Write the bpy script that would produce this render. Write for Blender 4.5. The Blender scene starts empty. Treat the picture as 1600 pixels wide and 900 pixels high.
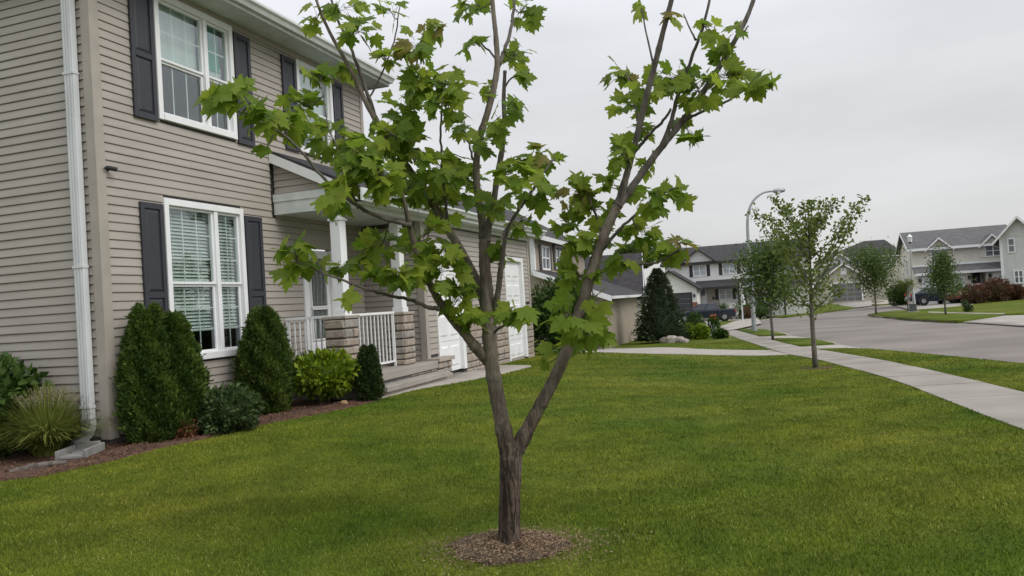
import bpy, bmesh, math, random
import numpy as np
from mathutils import Vector, Matrix
from mathutils.geometry import delaunay_2d_cdt
random.seed(7); RNG = np.random.default_rng(7)
S = bpy.context.scene; COL = S.collection
# ------------------------------------------------------------------ camera
F = 1193.0; ROLL = math.atan(.062); EYE = 1.5
PITCH = math.radians(1.1704)
fw = np.array([0, math.cos(PITCH), math.sin(PITCH)])
r0 = np.array([1., 0, 0]); u0 = np.array([0, -math.sin(PITCH), math.cos(PITCH)])
RV = math.cos(ROLL)*r0 - math.sin(ROLL)*u0; UV = math.sin(ROLL)*r0 + math.cos(ROLL)*u0
CAM = np.array([0, 0, EYE])
cam = bpy.data.cameras.new('camera'); cam_o = bpy.data.objects.new('camera', cam); COL.objects.link(cam_o)
cam.sensor_width = 36; cam.lens = F/1600*36; cam.clip_end = 2000; cam.clip_start = .05
M4 = Matrix.Identity(4)
for i in range(3):
    M4[i][0] = RV[i]; M4[i][1] = UV[i]; M4[i][2] = -fw[i]; M4[i][3] = CAM[i]
cam_o.matrix_world = M4; S.camera = cam_o
# ------------------------------------------------------------------ light
SUN_EL, SUN_AZ = 44, 124          # degrees; azimuth from +Y towards +X
W = bpy.data.worlds.new('World'); S.world = W; W.use_nodes = True
nt = W.node_tree; nt.nodes.clear()
def N(t, **k):
    n = nt.nodes.new(t)
    for a, b in k.items(): setattr(n, a, b)
    return n
sky = N('ShaderNodeTexSky', sky_type='NISHITA', sun_disc=False, sun_elevation=math.radians(SUN_EL), sun_rotation=math.radians(SUN_AZ))
tc = N('ShaderNodeTexCoord'); sep = N('ShaderNodeSeparateXYZ'); nt.links.new(tc.outputs['Generated'], sep.inputs[0])
rmp = N('ShaderNodeValToRGB'); e = rmp.color_ramp.elements
e[0].position = 0; e[0].color = (.565, .56, .56, 1); e[1].position = 1; e[1].color = (1.18, 1.22, 1.30, 1)
q = e.new(.16); q.color = (.60, .60, .605, 1); q = e.new(.42); q.color = (.72, .735, .775, 1)
mp = N('ShaderNodeMapping'); mp.inputs['Scale'].default_value = (1.2, 1.2, 4.5); nt.links.new(tc.outputs['Generated'], mp.inputs[0])
nz = N('ShaderNodeTexNoise'); nz.inputs['Scale'].default_value = 1.6; nz.inputs['Detail'].default_value = 6; nz.inputs['Roughness'].default_value = .5
nt.links.new(mp.outputs[0], nz.inputs[0]); nt.links.new(sep.outputs['Z'], rmp.inputs[0])
mr = N('ShaderNodeMapRange'); mr.inputs[1].default_value = .36; mr.inputs[2].default_value = .64; mr.inputs[3].default_value = 8.3; mr.inputs[4].default_value = 9.9
nt.links.new(nz.outputs['Fac'], mr.inputs[0])
sc = N('ShaderNodeVectorMath', operation='SCALE'); nt.links.new(rmp.outputs[0], sc.inputs[0]); nt.links.new(mr.outputs[0], sc.inputs['Scale'])
mx = N('ShaderNodeMixRGB'); mx.inputs[0].default_value = .94
nt.links.new(sky.outputs[0], mx.inputs[1]); nt.links.new(sc.outputs[0], mx.inputs[2])
bg = N('ShaderNodeBackground'); bg.inputs[1].default_value = .1; out = N('ShaderNodeOutputWorld')
nt.links.new(mx.outputs[0], bg.inputs[0]); nt.links.new(bg.outputs[0], out.inputs[0])
sun = bpy.data.lights.new('sun', 'SUN'); sun.energy = 1.5; sun.angle = math.radians(40); sun.color = (1, .96, .9)
sun_o = bpy.data.objects.new('sun', sun); COL.objects.link(sun_o)
sd = Vector((math.sin(math.radians(SUN_AZ))*math.cos(math.radians(SUN_EL)), math.cos(math.radians(SUN_AZ))*math.cos(math.radians(SUN_EL)), math.sin(math.radians(SUN_EL))))
sun_o.rotation_euler = sd.to_track_quat('Z', 'Y').to_euler()
S.view_settings.view_transform = 'Standard'; S.view_settings.look = 'None'; S.view_settings.exposure = 0.42; S.view_settings.gamma = 1
S.render.engine = 'CYCLES'
# ------------------------------------------------------------------ terrain and pixel helpers
A = math.radians(18.9316); DU = np.array([math.sin(A), math.cos(A), 0]); DV = np.array([math.cos(A), -math.sin(A), 0])
C0 = np.array([-4.6063, 8.6, 0])
def sst(a, b, x): t = np.clip((x-a)/(b-a), 0, 1); return t*t*(3-2*t)
def g(x, y):
    x = np.asarray(x, float); y = np.asarray(y, float)
    k = x/np.maximum(y, 5.)
    s = np.clip(.021 - .0273*(k-.26), .008, .024)
    base = -s*np.clip(y-5, 0, 100)
    dx, dy = x-C0[0], y-C0[1]
    u = dx*DU[0]+dy*DU[1]; v = dx*DV[0]+dy*DV[1]
    B = np.interp(u, [-6, -.5, 0, 4.5, 13, 24], [0, .22, .25, .43, .46, 0])
    Sv = 1-sst(1.4, 7.0, v)
    far = .45*sst(78, 95, y)*sst(.34, .40, k)*(1-sst(.5, .56, k))
    return base + B*Sv + far
def gz(x, y): return float(g(x, y))
def ray(x, y): v = fw*F+RV*(x-800)-UV*(y-450); return v/v[1]
def atY(x, y, Y): return CAM+ray(x, y)*Y
def gp(x, y):
    r = ray(x, y); lo, hi = .5, 260.
    for Y in np.geomspace(1., 260, 240):
        P = CAM+r*Y
        if P[2] < gz(P[0], P[1]): hi = Y; break
        lo = Y
    for _ in range(40):
        m = (lo+hi)/2; P = CAM+r*m
        if P[2] < gz(P[0], P[1]): hi = m
        else: lo = m
    P = CAM+r*hi; P[2] = gz(P[0], P[1]); return P
def Wp(u, v, z=0): P = C0+DU*u+DV*v; return np.array([P[0], P[1], z])
# ------------------------------------------------------------------ materials
def mat(name, col, col2=None, rough=.6, scale=6., bump=0., bscale=None, metal=0., spec=.4, stretch=(1, 1, 1), det=5., lo=.35, hi=.65, coord='Object', dist=.02):
    m = bpy.data.materials.new(name); m.use_nodes = True; t = m.node_tree; b = t.nodes['Principled BSDF']
    b.inputs['Roughness'].default_value = rough; b.inputs['Metallic'].default_value = metal; b.inputs['Specular IOR Level'].default_value = spec
    if col2 is None: col2 = tuple(c*.86 for c in col)
    tcn = t.nodes.new('ShaderNodeTexCoord'); mpn = t.nodes.new('ShaderNodeMapping'); mpn.inputs['Scale'].default_value = stretch
    t.links.new(tcn.outputs[coord], mpn.inputs[0])
    n = t.nodes.new('ShaderNodeTexNoise'); n.inputs['Scale'].default_value = scale; n.inputs['Detail'].default_value = det
    t.links.new(mpn.outputs[0], n.inputs[0])
    r = t.nodes.new('ShaderNodeValToRGB'); r.color_ramp.elements[0].position = lo; r.color_ramp.elements[1].position = hi
    r.color_ramp.elements[0].color = (*col2, 1); r.color_ramp.elements[1].color = (*col, 1)
    t.links.new(n.outputs['Fac'], r.inputs[0]); t.links.new(r.outputs[0], b.inputs['Base Color'])
    if bump:
        n2 = t.nodes.new('ShaderNodeTexNoise'); n2.inputs['Scale'].default_value = bscale or scale*6; n2.inputs['Detail'].default_value = 6
        t.links.new(mpn.outputs[0], n2.inputs[0])
        bp = t.nodes.new('ShaderNodeBump'); bp.inputs['Strength'].default_value = bump; bp.inputs['Distance'].default_value = dist
        t.links.new(n2.outputs['Fac'], bp.inputs['Height']); t.links.new(bp.outputs[0], b.inputs['Normal'])
    return m
def wave_siding(name, col, period=.12, rough=.6):
    m = mat(name, col, tuple(c*.93 for c in col), rough, 1.5); t = m.node_tree; b = t.nodes['Principled BSDF']
    tcn = t.nodes.new('ShaderNodeTexCoord'); w = t.nodes.new('ShaderNodeTexWave'); w.wave_type = 'BANDS'; w.bands_direction = 'Z'; w.wave_profile = 'SAW'
    w.inputs['Scale'].default_value = 2*math.pi/(20*period)
    t.links.new(tcn.outputs['Object'], w.inputs[0]); bp = t.nodes.new('ShaderNodeBump'); bp.inputs['Strength'].default_value = .8; bp.inputs['Distance'].default_value = .02
    t.links.new(w.outputs['Fac'], bp.inputs['Height']); t.links.new(bp.outputs[0], b.inputs['Normal']); return m
def leafmat(name, cd, cl, trans=.35, rough=.5, obj=False, accent=None, spec=.3):
    m = bpy.data.materials.new(name); m.use_nodes = True; t = m.node_tree; b = t.nodes['Principled BSDF']; o = t.nodes['Material Output']
    b.inputs['Roughness'].default_value = rough; b.inputs['Specular IOR Level'].default_value = spec
    if obj: a = t.nodes.new('ShaderNodeObjectInfo'); src = a.outputs['Random']
    else: a = t.nodes.new('ShaderNodeAttribute'); a.attribute_name = 'tint'; src = a.outputs['Fac']
    r = t.nodes.new('ShaderNodeValToRGB'); r.color_ramp.elements[0].color = (*cd, 1); r.color_ramp.elements[1].color = (*cl, 1)
    if accent:
        r.color_ramp.elements[1].position = .93; k = r.color_ramp.elements.new(1.0); k.color = (*accent, 1)
    t.links.new(src, r.inputs[0])
    n = t.nodes.new('ShaderNodeTexNoise'); n.inputs['Scale'].default_value = 25; hs = t.nodes.new('ShaderNodeHueSaturation')
    mrn = t.nodes.new('ShaderNodeMapRange'); mrn.inputs[3].default_value = .75; mrn.inputs[4].default_value = 1.2
    tcn = t.nodes.new('ShaderNodeTexCoord'); t.links.new(tcn.outputs['Object'], n.inputs[0]); t.links.new(n.outputs['Fac'], mrn.inputs[0])
    t.links.new(mrn.outputs[0], hs.inputs['Value']); t.links.new(r.outputs[0], hs.inputs['Color']); t.links.new(hs.outputs[0], b.inputs['Base Color'])
    if trans:
        tr = t.nodes.new('ShaderNodeBsdfTranslucent'); mxs = t.nodes.new('ShaderNodeMixShader'); mxs.inputs[0].default_value = trans
        t.links.new(hs.outputs[0], tr.inputs[0]); t.links.new(b.outputs[0], mxs.inputs[1]); t.links.new(tr.outputs[0], mxs.inputs[2]); t.links.new(mxs.outputs[0], o.inputs[0])
    return m
def glassmat(name, tint=(.9, .95, .93), refl=1.0):
    m = bpy.data.materials.new(name); m.use_nodes = True; t = m.node_tree; t.nodes.clear()
    o = t.nodes.new('ShaderNodeOutputMaterial'); gl = t.nodes.new('ShaderNodeBsdfGlossy'); gl.inputs['Roughness'].default_value = .02
    gl.inputs[0].default_value = (.95, .97, 1, 1); tr = t.nodes.new('ShaderNodeBsdfTransparent'); tr.inputs[0].default_value = (*tint, 1)
    fr = t.nodes.new('ShaderNodeFresnel'); gb = t.nodes.new('ShaderNodeNewGeometry'); io = t.nodes.new('ShaderNodeMath'); io.operation = 'MULTIPLY_ADD'; io.inputs[1].default_value = -.8333; io.inputs[2].default_value = 1.5
    t.links.new(gb.outputs['Backfacing'], io.inputs[0]); t.links.new(io.outputs[0], fr.inputs[0]); mu = t.nodes.new('ShaderNodeMath'); mu.operation = 'MULTIPLY_ADD'; mu.inputs[1].default_value = 1.6*refl; mu.inputs[2].default_value = .03
    tcn = t.nodes.new('ShaderNodeTexCoord'); n = t.nodes.new('ShaderNodeTexNoise'); n.inputs['Scale'].default_value = 1.4; bp = t.nodes.new('ShaderNodeBump'); bp.inputs['Strength'].default_value = .08; bp.inputs['Distance'].default_value = .02
    t.links.new(tcn.outputs['Object'], n.inputs[0]); t.links.new(n.outputs['Fac'], bp.inputs['Height']); t.links.new(bp.outputs[0], gl.inputs['Normal'])
    mxs = t.nodes.new('ShaderNodeMixShader'); t.links.new(fr.outputs[0], mu.inputs[0]); t.links.new(mu.outputs[0], mxs.inputs[0])
    t.links.new(tr.outputs[0], mxs.inputs[1]); t.links.new(gl.outputs[0], mxs.inputs[2]); t.links.new(mxs.outputs[0], o.inputs[0]); return m
def grassmat(name, blade=False, dry=0.):
    m = bpy.data.materials.new(name); m.use_nodes = True; t = m.node_tree; b = t.nodes['Principled BSDF']; b.inputs['Roughness'].default_value = .8; b.inputs['Specular IOR Level'].default_value = .05
    ge = t.nodes.new('ShaderNodeNewGeometry')
    def noise(s, d=4):
        n = t.nodes.new('ShaderNodeTexNoise'); n.inputs['Scale'].default_value = s; n.inputs['Detail'].default_value = d; t.links.new(ge.outputs['Position'], n.inputs[0]); return n.outputs['Fac']
    def ramp(f, p0, c0, p1, c1):
        r = t.nodes.new('ShaderNodeValToRGB'); r.color_ramp.elements[0].position = p0; r.color_ramp.elements[1].position = p1
        r.color_ramp.elements[0].color = (*c0, 1); r.color_ramp.elements[1].color = (*c1, 1); t.links.new(f, r.inputs[0]); return r.outputs[0]
    c1 = ramp(noise(.42, 5), .36, (.078, .124, .015), .68, (.152, .170, .027))
    c2 = ramp(noise(3.2, 7), .36, (.80, .83, .80), .66, (1.16, 1.12, 1.0))
    mm = t.nodes.new('ShaderNodeMixRGB'); mm.blend_type = 'MULTIPLY'; mm.inputs[0].default_value = 1; t.links.new(c1, mm.inputs[1]); t.links.new(c2, mm.inputs[2])
    wv = t.nodes.new('ShaderNodeTexWave'); wv.wave_type = 'BANDS'; wv.bands_direction = 'X'; wv.inputs['Scale'].default_value = .32; wv.inputs['Distortion'].default_value = 2.5; wv.inputs['Detail'].default_value = 3; wv.inputs['Detail Scale'].default_value = .6
    mpw = t.nodes.new('ShaderNodeMapping'); mpw.inputs['Rotation'].default_value = (0, 0, 1.15); t.links.new(ge.outputs['Position'], mpw.inputs[0]); t.links.new(mpw.outputs[0], wv.inputs[0])
    cw = ramp(wv.outputs["Fac"], .2, (.94, .955, .96), .8, (1.06, 1.05, 1.03)); mw = t.nodes.new('ShaderNodeMixRGB'); mw.blend_type = 'MULTIPLY'; mw.inputs[0].default_value = 1; t.links.new(mm.outputs[0], mw.inputs[1]); t.links.new(cw, mw.inputs[2])
    last = mw.outputs[0]
    if blade:
        a = t.nodes.new('ShaderNodeAttribute'); a.attribute_name = 'tint'
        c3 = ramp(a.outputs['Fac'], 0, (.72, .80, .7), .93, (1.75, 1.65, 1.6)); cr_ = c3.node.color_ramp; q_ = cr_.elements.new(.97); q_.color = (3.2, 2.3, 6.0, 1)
        m2 = t.nodes.new('ShaderNodeMixRGB'); m2.blend_type = 'MULTIPLY'; m2.inputs[0].default_value = 1; t.links.new(last, m2.inputs[1]); t.links.new(c3, m2.inputs[2]); last = m2.outputs[0]
    else:
        c3 = ramp(noise(60, 6), .35, (.5, .52, .5), .65, (1.15, 1.12, 1.1))
        m2 = t.nodes.new('ShaderNodeMixRGB'); m2.blend_type = 'MULTIPLY'; m2.inputs[0].default_value = 1; t.links.new(last, m2.inputs[1]); t.links.new(c3, m2.inputs[2]); last = m2.outputs[0]
        bp = t.nodes.new('ShaderNodeBump'); bp.inputs['Strength'].default_value = .7; bp.inputs['Distance'].default_value = .04; t.links.new(noise(45, 5), bp.inputs['Height']); t.links.new(bp.outputs[0], b.inputs['Normal'])
    t.links.new(last, b.inputs['Base Color']); return m
K = {}
K['siding'] = mat('tan vinyl siding', (.365, .332, .295), (.325, .293, .26), .55, 1.3, .16, 5, stretch=(1, 1, 3))
K['trimtan'] = mat('tan corner trim', (.37, .335, .295), None, .5, 3)
K['dark_gap'] = mat('lap shade backing', (.05, .045, .04))  # wall core coloured dark so the gaps between boards read as lap shadow
K['white'] = mat('white vinyl', (.78, .79, .80), (.72, .73, .74), .4, 4)
K['offwhite'] = mat('painted aluminium', (.62, .65, .63), (.52, .55, .54), .45, 5)
K['white_old'] = mat('white painted downspout', (.60, .62, .64), (.50, .52, .535), .5, 3, .05, 30, stretch=(2, 2, .5), lo=.3, hi=.6)
K['shutter'] = mat('charcoal shutter vinyl', (.040, .042, .052), (.033, .035, .043), .5, 8, .1, 60, stretch=(8, 8, 1))
K['glass'] = glassmat('window glass'); K['glass_dark'] = glassmat('far window glass', (.6, .65, .66), .8)
K['blind'] = mat('white blind slat', (.72, .735, .72), (.62, .64, .625), .6, 6)
K['curtain'] = mat('pale curtain', (.70, .71, .72), (.60, .61, .62), .8, 3, stretch=(14, 14, .4))
K['teal'] = mat('teal paper', (.03, .33, .25), (.025, .28, .21), .7, 5)
K['room'] = mat('dark room', (.13, .13, .135))
K['concrete'] = mat('pale concrete', (.345, .315, .28), (.265, .24, .21), .85, 2.2, .15, 60, lo=.3, hi=.7)
K['sidewalk'] = mat('sidewalk concrete', (.30, .272, .238), (.215, .194, .168), .85, .9, .15, 70, det=9, lo=.36, hi=.66)
K['road'] = mat('road concrete', (.205, .178, .158), (.150, .130, .116), .85, .35, .2, 80, det=9, lo=.38, hi=.62)
K['cinder'] = mat('grey foundation', (.22, .21, .20), (.16, .155, .15), .9, 5, .2, 40)
K['splash'] = mat('weathered grey concrete', (.27, .265, .255), (.19, .185, .175), .9, 5, .3, 50)
K['stone'] = mat('tan split stone', (.40, .345, .29), (.25, .205, .165), .9, 9, .7, 30, lo=.3, hi=.72)
K['stone2'] = mat('grey split stone', (.345, .32, .29), (.22, .20, .18), .9, 9, .7, 30, lo=.3, hi=.72)
K['mortar'] = mat('dark mortar', (.13, .115, .10), None, .95, 12)
K['cap'] = mat('stone ledge cap', (.40, .355, .305), (.30, .265, .225), .85, 7, .4, 40)
K['shingle'] = mat('charcoal shingle', (.046, .044, .048), (.026, .025, .028), .9, 2.5, .6, 30, stretch=(1, 1, 3))
K['shingle_grey'] = mat('grey shingle', (.118, .116, .116), (.080, .079, .080), .9, 2.5, .5, 30, stretch=(1, 1, 3))
K['shingle_dark'] = mat('dark shingle', (.046, .042, .044), (.027, .025, .027), .9, 2.5, .5, 30, stretch=(1, 1, 3))
def barkmat(name, light, mid, dark, patch=5., streak=26., crack=.5, young=None):
    m = bpy.data.materials.new(name); m.use_nodes = True; t = m.node_tree; b = t.nodes['Principled BSDF']; b.inputs['Roughness'].default_value = .92; b.inputs['Specular IOR Level'].default_value = .15
    tcn = t.nodes.new('ShaderNodeTexCoord')
    def nz_(sc_, st, det=6, dis=0.):
        mpn = t.nodes.new('ShaderNodeMapping'); mpn.inputs['Scale'].default_value = st; t.links.new(tcn.outputs['Object'], mpn.inputs[0]); n = t.nodes.new('ShaderNodeTexNoise'); n.inputs['Scale'].default_value = sc_; n.inputs['Detail'].default_value = det; n.inputs['Distortion'].default_value = dis; t.links.new(mpn.outputs[0], n.inputs[0]); return n.outputs['Fac']
    def rp(f, p0, c0, p1, c1):
        r = t.nodes.new('ShaderNodeValToRGB'); r.color_ramp.elements[0].position = p0; r.color_ramp.elements[1].position = p1; r.color_ramp.elements[0].color = (*c0, 1); r.color_ramp.elements[1].color = (*c1, 1); t.links.new(f, r.inputs[0]); return r.outputs[0]
    base = rp(nz_(patch, (1, 1, .55), 5, .6), .40, mid, .60, light); cr = nz_(streak, (1.7, 1.7, .30), 7, 1.2); mk = rp(cr, .44, (0, 0, 0), .56, (1, 1, 1))
    mxn = t.nodes.new('ShaderNodeMixRGB'); t.links.new(mk, mxn.inputs[0]); mxn.inputs[1].default_value = (*dark, 1); t.links.new(base, mxn.inputs[2])
    if young:      # smoother, paler bark higher up the stem
        sp_ = t.nodes.new('ShaderNodeSeparateXYZ'); t.links.new(tcn.outputs['Object'], sp_.inputs[0]); ad = t.nodes.new('ShaderNodeMath'); ad.operation = 'MULTIPLY_ADD'; ad.inputs[1].default_value = .7; t.links.new(nz_(6, (1, 1, .4)), ad.inputs[0]); t.links.new(sp_.outputs['Z'], ad.inputs[2])
        hm = t.nodes.new('ShaderNodeMapRange'); hm.inputs[1].default_value = .62; hm.inputs[2].default_value = 1.5; t.links.new(ad.outputs[0], hm.inputs[0])
        yb = rp(nz_(9, (1, 1, .5), 6, .4), .38, young[1], .62, young[0]); m9 = t.nodes.new('ShaderNodeMixRGB'); t.links.new(hm.outputs[0], m9.inputs[0]); t.links.new(base, m9.inputs[1]); t.links.new(yb, m9.inputs[2]); base = m9.outputs[0]
        t.links.new(base, mxn.inputs[2]); cm = t.nodes.new('ShaderNodeMapRange'); cm.inputs[3].default_value = crack; cm.inputs[4].default_value = .28; t.links.new(hm.outputs[0], cm.inputs[0])
    m3 = t.nodes.new('ShaderNodeMixRGB'); m3.inputs[0].default_value = crack
    if young: t.links.new(cm.outputs[0], m3.inputs[0])
    m3.label = name; t.links.new(base, m3.inputs[1]); t.links.new(mxn.outputs[0], m3.inputs[2]); t.links.new(m3.outputs[0], b.inputs['Base Color'])
    bp = t.nodes.new('ShaderNodeBump'); bp.inputs['Strength'].default_value = .9; bp.inputs['Distance'].default_value = .012; t.links.new(cr, bp.inputs['Height']); t.links.new(bp.outputs[0], b.inputs['Normal']); return m
K['bark'] = barkmat('maple bark', (.135, .104, .080), (.066, .048, .037), (.020, .015, .012), 5, 24, .9, ((.205, .176, .142), (.105, .086, .067)))
K['bark_stem'] = K['bark']
K['bark_dark'] = mat('smooth young bark', (.135, .118, .10), (.062, .053, .046), .85, 12, .4, 40, stretch=(2, 2, .5))
K['bark_grey'] = mat('grey bark', (.16, .14, .12), (.08, .07, .06), .9, 12, .5, 40, stretch=(2, 2, .4))
K['mulch'] = mat('red brown mulch', (.14, .074, .048), (.06, .034, .024), .95, 24, .9, 60, dist=.03)
K['mulch_tan'] = mat('dry bark mulch', (.16, .115, .078), (.07, .05, .035), .95, 24, .9, 60, dist=.03)
K['leaf'] = leafmat('maple leaf', (.115, .20, .018), (.285, .365, .042), .6, .5, obj=True, spec=.2)
K['leafm'] = leafmat('maple leaf mass', (.115, .20, .018), (.285, .365, .042), .6, .5, spec=.2)
K['leafr'] = leafmat('young reddish leaf', (.20, .17, .04), (.24, .22, .05), .5, .5, obj=True, spec=.2)
K['arbor'] = leafmat('arborvitae spray', (.030, .068, .012), (.122, .180, .030), .3, .7, accent=(.15, .20, .03))
K['yew'] = leafmat('yew needle', (.020, .042, .010), (.055, .085, .022), .1, .6)
K['lowleaf'] = leafmat('dull green leaf', (.032, .060, .018), (.095, .135, .050), .2, .7, spec=.15)
K['bright'] = leafmat('yellow green leaf', (.060, .125, .010), (.26, .34, .02), .3, .45)
K['bush'] = leafmat('mid green leaf', (.030, .070, .012), (.085, .145, .03), .25, .5)
K['treeleaf'] = leafmat('street tree leaf', (.075, .125, .02), (.21, .26, .06), .45, .55)
K['treeleaf2'] = leafmat('deep tree leaf', (.048, .094, .018), (.13, .185, .045), .4, .55)
K['conifer'] = leafmat('conifer needle', (.020, .038, .014), (.062, .085, .034), .1, .6)
K['purple'] = leafmat('wine red leaf', (.05, .06, .022), (.19, .062, .045), .25, .6)
K['orange'] = leafmat('orange petal', (.55, .10, .02), (.75, .2, .04), .2, .5)
K['pale'] = leafmat('white petal', (.55, .56, .5), (.72, .72, .66), .2, .6)
K['strap'] = leafmat('grass plume blade', (.11, .15, .022), (.32, .34, .09), .4, .7, spec=.15)
K['plume'] = leafmat('pale plume', (.28, .24, .14), (.42, .38, .26), .3, .6)
K['lawn'] = grassmat('lawn turf'); K['blade'] = grassmat('grass blade', True)
K['pole'] = mat('galvanised pole', (.36, .38, .39), (.29, .31, .32), .45, 5, metal=.3)
K['black'] = mat('black plastic', (.02, .02, .022), None, .5)
K['tyre'] = mat('tyre rubber', (.02, .02, .02), None, .9)
K['rim'] = mat('alloy rim', (.42, .43, .44), None, .3, 5, metal=.7)
K['navy'] = mat('navy car paint', (.014, .018, .036), (.012, .016, .032), .22, 5, spec=.6)
K['redpaint'] = mat('dark red car paint', (.16, .016, .022), None, .25, 5, spec=.6)
K['carglass'] = mat('car glass', (.03, .036, .046), (.022, .026, .034), .08, 2, spec=.9)
K['redlamp'] = mat('red lamp plastic', (.45, .03, .025), None, .3)
K['clearlamp'] = mat('clear lamp', (.7, .72, .74), None, .2)
K['h_white'] = wave_siding('white house siding', (.82, .82, .80)); K['h_cream'] = wave_siding('cream house siding', (.68, .65, .575)); K['h_grey'] = wave_siding('pale grey house siding', (.66, .66, .655))
K['h_beige'] = wave_siding('beige house siding', (.46, .43, .37)); K['h_tan'] = wave_siding('tan house siding', (.36, .31, .25)); K['brick'] = mat('red brick', (.25, .12, .09), (.17, .08, .06), .9, 20)
K['darktrim'] = mat('dark brown trim', (.035, .03, .03), None, .5); K['greydoor'] = mat('grey garage door', (.21, .21, .215), None, .5); K['greypanel'] = mat('grey door panel', (.12, .12, .125), None, .5); K['darkdoor'] = mat('dark garage door', (.055, .057, .065), None, .5)
K['rock'] = mat('garden rock', (.42, .37, .33), (.26, .22, .19), .9, 4, .5, 20); K['utility'] = mat('green grey steel', (.07, .085, .085), None, .5)
K['winglass'] = mat('far window pane', (.16, .18, .19), (.07, .08, .09), .1, 1.4, spec=.8); K['winpale'] = mat('blind behind far pane', (.48, .52, .53), (.32, .36, .38), .15, 1.2, spec=.8)
# ------------------------------------------------------------------ mesh helpers
class MB:
    def __init__(s): s.v = []; s.f = []; s.t = []
    def box(s, x0, x1, y0, y1, z0, z1):
        n = len(s.v); s.v += [(x0, y0, z0), (x1, y0, z0), (x1, y1, z0), (x0, y1, z0), (x0, y0, z1), (x1, y0, z1), (x1, y1, z1), (x0, y1, z1)]
        s.f += [tuple(n+i for i in q) for q in ((0, 3, 2, 1), (4, 5, 6, 7), (0, 1, 5, 4), (1, 2, 6, 5), (2, 3, 7, 6), (3, 0, 4, 7))]; return s
    def prism(s, pts, d):
        n = len(s.v); m = len(pts); d = np.asarray(d, float)
        s.v += [tuple(p) for p in pts]+[tuple(np.asarray(p, float)+d) for p in pts]
        s.f += [tuple(range(n, n+m))[::-1], tuple(range(n+m, n+2*m))]
        s.f += [(n+i, n+(i+1) % m, n+m+(i+1) % m, n+m+i) for i in range(m)]; return s
    def hexa(s, p):      # 8 points, bottom 4 then top 4
        n = len(s.v); s.v += [tuple(a) for a in p]; s.f += [tuple(n+i for i in q) for q in ((0, 3, 2, 1), (4, 5, 6, 7), (0, 1, 5, 4), (1, 2, 6, 5), (2, 3, 7, 6), (3, 0, 4, 7))]; return s
    def tube(s, path, rad, n=8, jit=0.):
        path = [np.asarray(p, float) for p in path]; m = len(path); base = len(s.v)
        ref = np.array([.3, .2, .93]); pn = None
        for i, p in enumerate(path):
            t = path[min(i+1, m-1)]-path[max(i-1, 0)]; t = t/(np.linalg.norm(t)+1e-9)
            if pn is None:
                a = np.cross(t, [1, 0, 0]) if abs(t[0]) < .8 else np.cross(t, [0, 1, 0])
            else: a = pn-t*(pn@t)
            a = a/np.linalg.norm(a); pn = a; b = np.cross(t, a)
            r = rad[i] if hasattr(rad, '__len__') else rad
            for k in range(n):
                w = 2*math.pi*k/n; rr = r*(1+jit*random.uniform(-1, 1)); q = p+rr*(a*math.cos(w)+b*math.sin(w)); s.v.append(tuple(q))
        for i in range(m-1):
            for k in range(n):
                k2 = (k+1) % n; s.f.append((base+i*n+k, base+i*n+k2, base+(i+1)*n+k2, base+(i+1)*n+k))
        s.f.append(tuple(range(base, base+n))[::-1]); s.f.append(tuple(range(base+(m-1)*n, base+m*n))); return s
    def mesh(s, name, smooth=False):
        me = bpy.data.meshes.new(name); me.from_pydata(s.v, [], s.f); bm = bmesh.new(); bm.from_mesh(me); bmesh.ops.recalc_face_normals(bm, faces=bm.faces); bm.to_mesh(me); bm.free()
        if smooth:
            me.polygons.foreach_set('use_smooth', [True]*len(me.polygons))
        return me
    def build(s, name, m, parent=None, smooth=False, bevel=0., loc=None):
        me = s.mesh(name, smooth); o = bpy.data.objects.new(name, me); me.materials.append(K[m] if isinstance(m, str) else m); COL.objects.link(o)
        if parent is not None: o.parent = parent
        if loc is not None: o.location = loc
        if bevel:
            b = o.modifiers.new('bevel', 'BEVEL'); b.width = bevel; b.segments = 2; b.limit_method = 'ANGLE'
        return o
def box(name, m, parent, x0, x1, y0, y1, z0, z1, bevel=0.):
    return MB().box(min(x0, x1), max(x0, x1), min(y0, y1), max(y0, y1), min(z0, z1), max(z0, z1)).build(name, m, parent, bevel=bevel)
def tag(o, label, cat=None, group=None, kind=None):
    if label: o['label'] = label
    if cat: o['category'] = cat
    if group: o['group'] = group
    if kind: o['kind'] = kind
    return o
def empty(name, loc, rz, label, cat, group=None):
    o = bpy.data.objects.new(name, None); COL.objects.link(o); o.location = [float(c) for c in loc]; o.rotation_euler = (0, 0, rz); o.empty_display_size = .2
    return tag(o, label, cat, group)
def npmesh(name, V, Fq, m, parent=None, tint=None, smooth=False):
    V = np.asarray(V, np.float32).reshape(-1, 3); Fq = np.asarray(Fq, np.int32); k = Fq.shape[1]; me = bpy.data.meshes.new(name)
    me.vertices.add(len(V)); me.vertices.foreach_set('co', V.ravel()); me.loops.add(Fq.size); me.loops.foreach_set('vertex_index', Fq.ravel())
    me.polygons.add(len(Fq)); me.polygons.foreach_set('loop_start', np.arange(0, Fq.size, k, dtype=np.int32))
    if tint is not None:
        a = me.attributes.new('tint', 'FLOAT', 'POINT'); a.data.foreach_set('value', np.asarray(tint, np.float32))
    me.update(calc_edges=True); me.validate()
    o = bpy.data.objects.new(name, me); me.materials.append(K[m]); COL.objects.link(o)
    if parent is not None: o.parent = parent
    return o
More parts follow.
